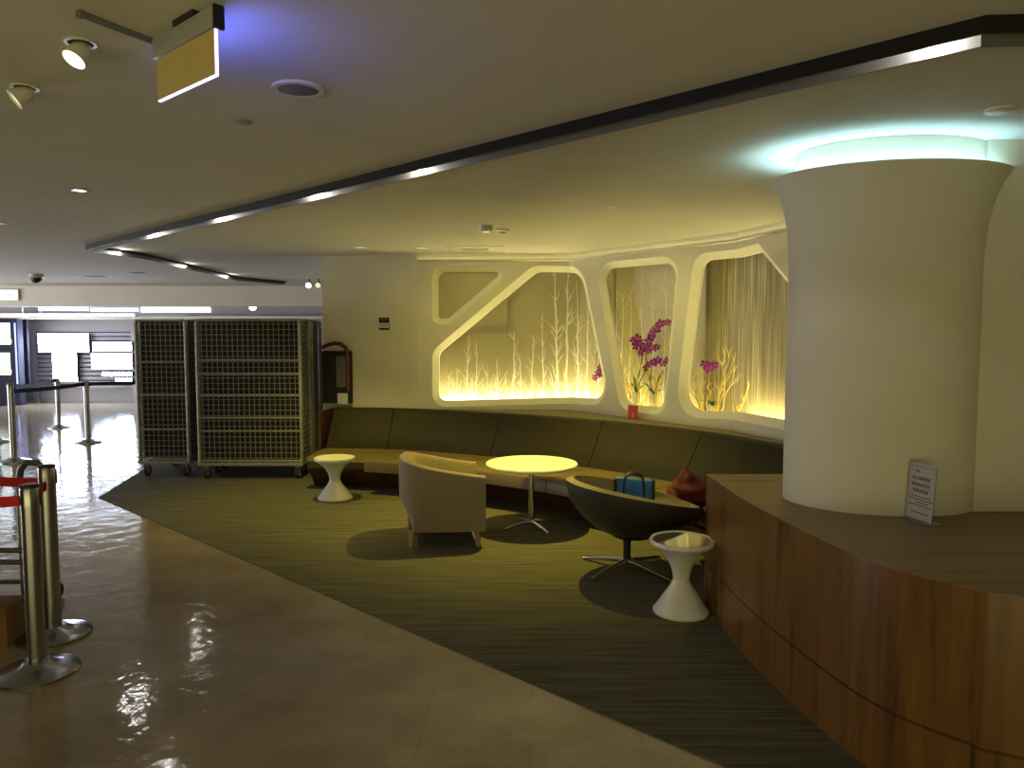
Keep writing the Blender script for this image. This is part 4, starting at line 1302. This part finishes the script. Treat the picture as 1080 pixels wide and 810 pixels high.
bm = NB(); box(bm, (0, 0, -.008), (rd.length, .014, .016), bev=.003); box(bm, (-rd.length / 2 + .008, 0, -.009), (.016, .02, .018))
o = finish('ceiling_conduit', bm, M['grille'], None, loc=(rm.x, rm.y, CEIL)); o.rotation_euler = (0, 0, math.atan2(rd.y, rd.x))
tag(o, 'thin grey conduit along the ceiling feeding the hanging sign', 'conduit')

# dark light channel in the ceiling, with its white lip and small lamps
def channel(label, pts, lamps, drop, w=.06, fl=.05):
    t = thing('ceiling_channel', label, 'light channel', (0, 0, 0))
    bm = NB(); bl = NB()
    P_ = [Vector(p) for p in pts]
    def off(i, o):
        ns = []
        if i > 0: q = (P_[i] - P_[i - 1]).normalized(); ns.append(Vector((-q.y, q.x)))
        if i < len(P_) - 1: q = (P_[i + 1] - P_[i]).normalized(); ns.append(Vector((-q.y, q.x)))
        n = sum(ns, Vector((0, 0))).normalized()
        return P_[i] + n * (o / n.dot(ns[0]))
    def sweep(b_, prof):
        loft(b_, [[Vector((off(i, o).x, off(i, o).y, z)) for o, z in prof] for i in range(len(P_))])
    q0 = (P_[0] + P_[-1]) / 2; d0 = (P_[-1] - P_[0]).normalized(); n0_ = Vector((-d0.y, d0.x))
    ls = 1 if n0_.dot(q0) > 0 else -1          # the lip stands on the far side of the slot
    sweep(bm, [(-w * ls, CEIL - .001), (-w * ls, CEIL - fl), (-(w - .006) * ls, CEIL - fl), (-(w - .006) * ls, CEIL - .008), (0, CEIL - .008), (0, CEIL - .001)])
    finish('black_channel', bm, M['blackmetal'], t, smooth=False)
    sweep(bl, [(.001 * ls, CEIL - .001), (.001 * ls, CEIL - drop), (.008 * ls, CEIL - drop), (.008 * ls, CEIL - .001)])
    finish('lip', bl, M['lip'], t, smooth=False)
    for (x, y), e in lamps:
        li = bpy.data.lights.new('channel_lamp', 'POINT'); li.energy = e; li.color = (1, .97, .9); li.shadow_soft_size = .004
        lo = bpy.data.objects.new('channel_lamp', li); C.objects.link(lo); lo.location = (x, y, CEIL - .036); lo.parent = t
    return t
K = CEIL - .03
apex = G(97, 262, K).xy; cr = G(1035, 36, K).xy
main_pts = [Vector((4.2, 2.0)), cr, apex]
def on_line(u, v, o=.045):
    p = G(u, v, K - .03).xy; d_ = (apex - cr).normalized(); n = Vector((-d_.y, d_.x))
    q = cr + d_ * (p - cr).dot(d_)
    n = n if n.dot(-q) > 0 else -n
    return q + n * o
lampsA = [(on_line(u, v), e) for u, v, e in ((985, 55, 4.0), (452, 187, 3.6), (335, 211, 4.2), (230, 234, 4.6), (160, 251, 4.6))]
channel('long black light channel crossing the ceiling above the lounge', [main_pts[2], main_pts[1], main_pts[0]], lampsA, .064)
leg = [apex + Vector((.0, .05)), G(150, 270, K).xy, G(250, 294, K).xy, G(300, 298.5, K).xy]
legl = []
for q0_, q1_, f_ in ((0, 1, .45), (1, 2, .35), (1, 2, .85)):
    p_ = leg[q0_].lerp(leg[q1_], f_); d_ = (leg[q1_] - leg[q0_]).normalized(); n_ = Vector((-d_.y, d_.x))
    if n_.dot(-p_) < 0: n_ = -n_
    legl.append(((p_.x + n_.x * .028, p_.y + n_.y * .028), 3.0))
channel('thin black light channel running back along the corridor ceiling', leg, legl, .06, .036, .03)

# ================================================================= FAR HALL
FY = 17.38
def sign_rect(name, label, cat, u0, v0, u1, v1, y, mat, group=None, depth=.08, frame='kiosk'):
    a, b = at(u0, v1, y), at(u1, v0, y)
    t = thing(name, label, cat, ((a.x + b.x) / 2, y, a.z), 0, group)
    w_, h_ = b.x - a.x, b.z - a.z
    bm = NB(); box(bm, (0, depth / 2, h_ / 2), (w_ + .02, depth, h_ + .02)); finish('case', bm, M[frame], t, smooth=False)
    bm = NB(); box(bm, (0, -.004, h_ / 2), (w_, .008, h_), bev=.0); finish('lit_face', bm, M[mat], t, smooth=False)
    if name == 'light_strip_panel':
        for sx in (-.4, .4):
            bm = NB(); box(bm, (sx * w_, depth / 2, (2.36 - a.z + h_) / 2), (.02, .02, 2.36 - a.z - h_)); finish('hanger', bm, M['alu'], t, smooth=False)
    return t
SY = 17.15
# shutter behind the signs
a, b = at(38, 410, 17.3), at(141, 350, 17.3)
sh = thing('roller_shutter', 'grey roller shutter closing the shop at the end of the corridor', 'shutter', ((a.x + b.x) / 2, 17.3, 0))
bm = NB()
zz0, zz1 = a.z, b.z; n = 13
for k in range(n):
    z0_ = zz0 + (zz1 - zz0) * k / n; dz = (zz1 - zz0) / n
    box(bm, (0, 0, z0_ + dz * .42), (b.x - a.x, .03, dz * .78), bev=.008)
finish('slat_curtain', bm, M['shutter'], sh)
bm = NB(); box(bm, (0, .03, (zz0 + zz1) / 2), (b.x - a.x, .02, zz1 - zz0)); finish('backing', bm, M['kiosk'], sh, smooth=False)
for sx in (-1, 1):
    bm = NB(); box(bm, (sx * (b.x - a.x) / 2, 0, zz1 / 2), (.10, .08, zz1)); finish('guide_rail', bm, M['shutter'], sh, smooth=False)
gs = 'overexposed lit signs in front of the shutter'
sign_rect('light_box_sign', 'wide glaring white light box heading the shopfront', 'sign', 41, 352, 93, 371, SY, 'sign_glow', gs)
sign_rect('light_box_sign', 'upright glaring white panel under the wide light box', 'sign', 56.5, 373, 80.5, 402, SY, 'sign_glow', gs)
sign_rect('light_box_sign', 'upper bluish light box beside the roll cages', 'sign', 98, 361, 138.5, 370, SY, 'sign_glow2', gs)
sign_rect('light_box_sign', 'large bluish light box in the middle beside the roll cages', 'sign', 97, 373, 139, 389, SY, 'sign_glow2', gs)
sign_rect('light_box_sign', 'thin bluish light box below the large bluish one', 'sign', 108, 392.5, 139, 396.5, SY, 'sign_glow2', gs)
sign_rect('light_box_sign', 'lowest short bluish light box above the corridor floor', 'sign', 122, 399, 139, 403, SY, 'sign_glow2', gs)
# lit strips under the hall ceiling
gl = 'glowing strips below the dropped beam'
sign_rect('light_strip_panel', 'bright cyan strip light above the wide roll cage', 'light', 149, 323, 222, 329.5, 15.6, 'strip_glow', gl, .1, 'beam')
sign_rect('light_strip_panel', 'pale pink strip light under the dropped beam', 'light', 41, 324, 93, 327.5, 15.6, 'strip_pink', gl, .1, 'beam')
sign_rect('light_strip_panel', 'pale white strip light between the pink and cyan ones', 'light', 96, 325, 146, 328.5, 15.6, 'strip_glow', gl, .1, 'beam')
sign_rect('light_strip_panel', 'long low white strip light above the shopfront', 'light', 30, 331, 142, 333.5, 16.4, 'strip_glow', gl, .1, 'beam')
sign_rect('light_strip_panel', 'pale strip light over the dark kiosk', 'light', -20, 331, 27, 334, 16.4, 'strip_pink', gl, .1, 'beam')
bm = NB(); a, b = at(-30, 335, 16.8), at(346, 330, 16.8)
box(bm, ((a.x + b.x) / 2, 16.95, a.z + .0), (b.x - a.x, .5, .06)); structure(finish('trim_2', bm, M['beam'], smooth=False))
t = thing('ceiling_lamp', 'small bright globe lamp above the wide roll cage', 'ceiling light', (at(266.5, 324, 15.2)))
t.location.z = 2.36
zr = at(266.5, 324, 15.2).z - 2.36
bm = NB(); bar(bm, (0, 0, 0), (0, 0, zr + .05), .012); finish('stem', bm, M['alu'], t)
bm = NB(); bmesh.ops.create_uvsphere(bm, u_segments=20, v_segments=12, radius=.07, matrix=Matrix.Translation((0, 0, zr))); finish('globe', bm, M['lens'], t)
# direction sign below the beam at left
a, b = at(-14, 316, CB - .06), at(18, 306, CB - .06)
t = thing('direction_sign', 'white illuminated direction sign on the beam at the left edge', 'sign', ((a.x + b.x) / 2, CB - .06, a.z))
w_, h_ = b.x - a.x, b.z - a.z
bm = NB(); box(bm, (0, .03, h_ / 2), (w_ + .03, .05, h_ + .03)); finish('case', bm, M['alu'], t, smooth=False)
bm = NB(); box(bm, (0, 0, h_ / 2), (w_, .008, h_)); finish('lit_face', bm, M['strip_glow'], t, smooth=False)
for k, x in enumerate((.06, .11, .16, .22)):
    bm = NB(); box(bm, (x, -.006, h_ * .5), (.028, .002, h_ * .35)); finish('letter', bm, M['alu'], t, smooth=False)
# kiosk with two screens
ky = 16.6
a, b = at(-22, 424, ky), at(17.5, 336, ky)
kx = thing('screen_kiosk', 'tall dark kiosk with two colourful screens by the left edge', 'kiosk', ((a.x + b.x) / 2, ky, 0))
w_ = b.x - a.x
bm = NB(); box(bm, (0, .1, b.z / 2), (w_, .2, b.z), bev=.02); finish('body', bm, M['kiosk'], kx)
bm = NB(); box(bm, (w_ / 2 - .045, -.004, b.z * .55), (.035, .01, b.z * .8)); finish('blue_edge_light', bm, M['blue_line'], kx, smooth=False)
for v0, v1 in ((340.5, 363.5), (372, 395.5)):
    q0, q1 = at(-18, v1, ky), at(10.5, v0, ky)
    cx_ = (q0.x + q1.x) / 2 - kx.location.x; cz = (q0.z + q1.z) / 2; sw_, sh_ = q1.x - q0.x, q1.z - q0.z
    bm = NB(); box(bm, (cx_, -.006, cz), (sw_, .012, sh_)); scn = finish('screen', bm, M['screen'], kx, smooth=False)
    bm = NB(); lathe(bm, [(.001, -.11), (.08, -.07), (.10, .0), (.06, .07), (.001, .09)], 16, sy=.05); bmesh.ops.translate(bm, verts=bm.verts, vec=(cx_ + sw_ * .27, -.013, cz - sh_ * .24)); finish('picture_patch', bm, M['screen_red'], scn)
    bm = NB(); lathe(bm, [(.001, -.08), (.09, -.05), (.09, .03), (.001, .06)], 16, sy=.05); bmesh.ops.translate(bm, verts=bm.verts, vec=(cx_ + sw_ * .40, -.015, cz - sh_ * .33)); finish('picture_patch', bm, M['screen_yel'], scn)
a, b = at(19, 412, 17.0), at(29, 337, 17.0)
ct = thing('folded_curtain', 'dark folded curtain hanging beside the screen kiosk', 'curtain', ((a.x + b.x) / 2, 17.0, a.z))
for sx in (-.27, .27):
    bm = NB(); wv = (b.x - a.x) * .42
    pl_ = []
    for k in range(13): pl_.append(Vector((-wv / 2 + wv * k / 12, .025 * math.sin(k * 1.6), 0)))
    pl_ += [Vector((p.x, p.y + .03, 0)) for p in reversed(pl_)]
    prism(bm, [(p.x + sx * (b.x - a.x), p.y) for p in pl_], 0, b.z - a.z); finish('drape', bm, M['curtain'], ct)

# ================================================================= LIGHT
def lamp(name, kind, loc, energy, col, **kw):
    li = bpy.data.lights.new(name, kind); li.energy = energy; li.color = col
    for k, v in kw.items():
        if k not in ('rot', 'aim'): setattr(li, k, v)
    o = bpy.data.objects.new(name, li); C.objects.link(o); o.location = loc
    if 'rot' in kw: o.rotation_euler = kw['rot']
    if 'aim' in kw: o.rotation_euler = (Vector(kw['aim']) - Vector(loc)).to_track_quat('-Z', 'Y').to_euler()
    return o
YEL = (1.0, .84, .12)
lamp('table_spot', 'SPOT', (tb.x + .01, tb.y + .02, CEIL - .06), 310, YEL, spot_size=math.radians(98), spot_blend=1.0, shadow_soft_size=.03)
lamp('sofa_spot', 'SPOT', (-1.85, 7.1, CEIL - .06), 150, YEL, spot_size=math.radians(100), spot_blend=.9, shadow_soft_size=.03)
lamp('wall_fill', 'SPOT', (-.5, 7.0, CEIL - .05), 34, (1, .86, .18), aim=(-.4, 8.4, 1.5), spot_size=math.radians(96), spot_blend=1.0, shadow_soft_size=.2)  # added pair of spots brightening the niche wall and, by bounce, the ceiling
lamp('wall_fill', 'SPOT', (.75, 6.4, CEIL - .05), 34, (1, .86, .18), aim=(1.5, 7.3, 1.5), spot_size=math.radians(96), spot_blend=1.0, shadow_soft_size=.2)
# added warm fills behind the viewer, one aimed up at the ceiling
lamp('rear_fill', 'AREA', (0.5, -3.0, 1.6), 5, (1, .82, .28), shape='RECTANGLE', size=5.0, size_y=1.6, rot=(math.radians(90), 0, 0))
lamp('ceiling_fill', 'AREA', (-1.5, -2.6, .4), 130, (1, .88, .38), shape='RECTANGLE', size=8.0, size_y=2.0, aim=(-.5, 3.5, 2.5))
# bluish shop light at the far end
lamp('shop_glow', 'AREA', (-9.5, 16.9, 2.2), 25, (.72, .80, 1.0), shape='RECTANGLE', size=6, size_y=.2, aim=(-6.5, 8, .8))
lamp('hall_glow', 'AREA', (-9, 15.8, 2.3), 18, (.74, .82, 1.0), shape='RECTANGLE', size=8, size_y=.8, rot=(0, 0, 0))
lamp('corridor_fill', 'AREA', (-13.5, 9, 1.0), 430, (.95, .93, .95), shape='RECTANGLE', size=8, size_y=1.6, aim=(-7, 13.5, 2.4))  # added fill from low at the left, brightening corridor ceiling and beam

w = bpy.data.worlds.new('World'); bpy.context.scene.world = w; w.use_nodes = True
bg = w.node_tree.nodes['Background']; bg.inputs[0].default_value = (.80, .68, .34, 1); bg.inputs[1].default_value = .028

# ================================================================= CAMERA
cam = bpy.data.cameras.new('Camera'); cam.sensor_width = 36; cam.lens = 26; cam.clip_start = .05; cam.clip_end = 100
co = bpy.data.objects.new('Camera', cam); C.objects.link(co)
co.location = (0, 0, H); co.rotation_euler = (PI / 2 - PITCH, 0, 0)
sc = bpy.context.scene
sc.camera = co
sc.view_settings.view_transform = 'Standard'
sc.view_settings.look = 'None'
sc.view_settings.exposure = 0.0
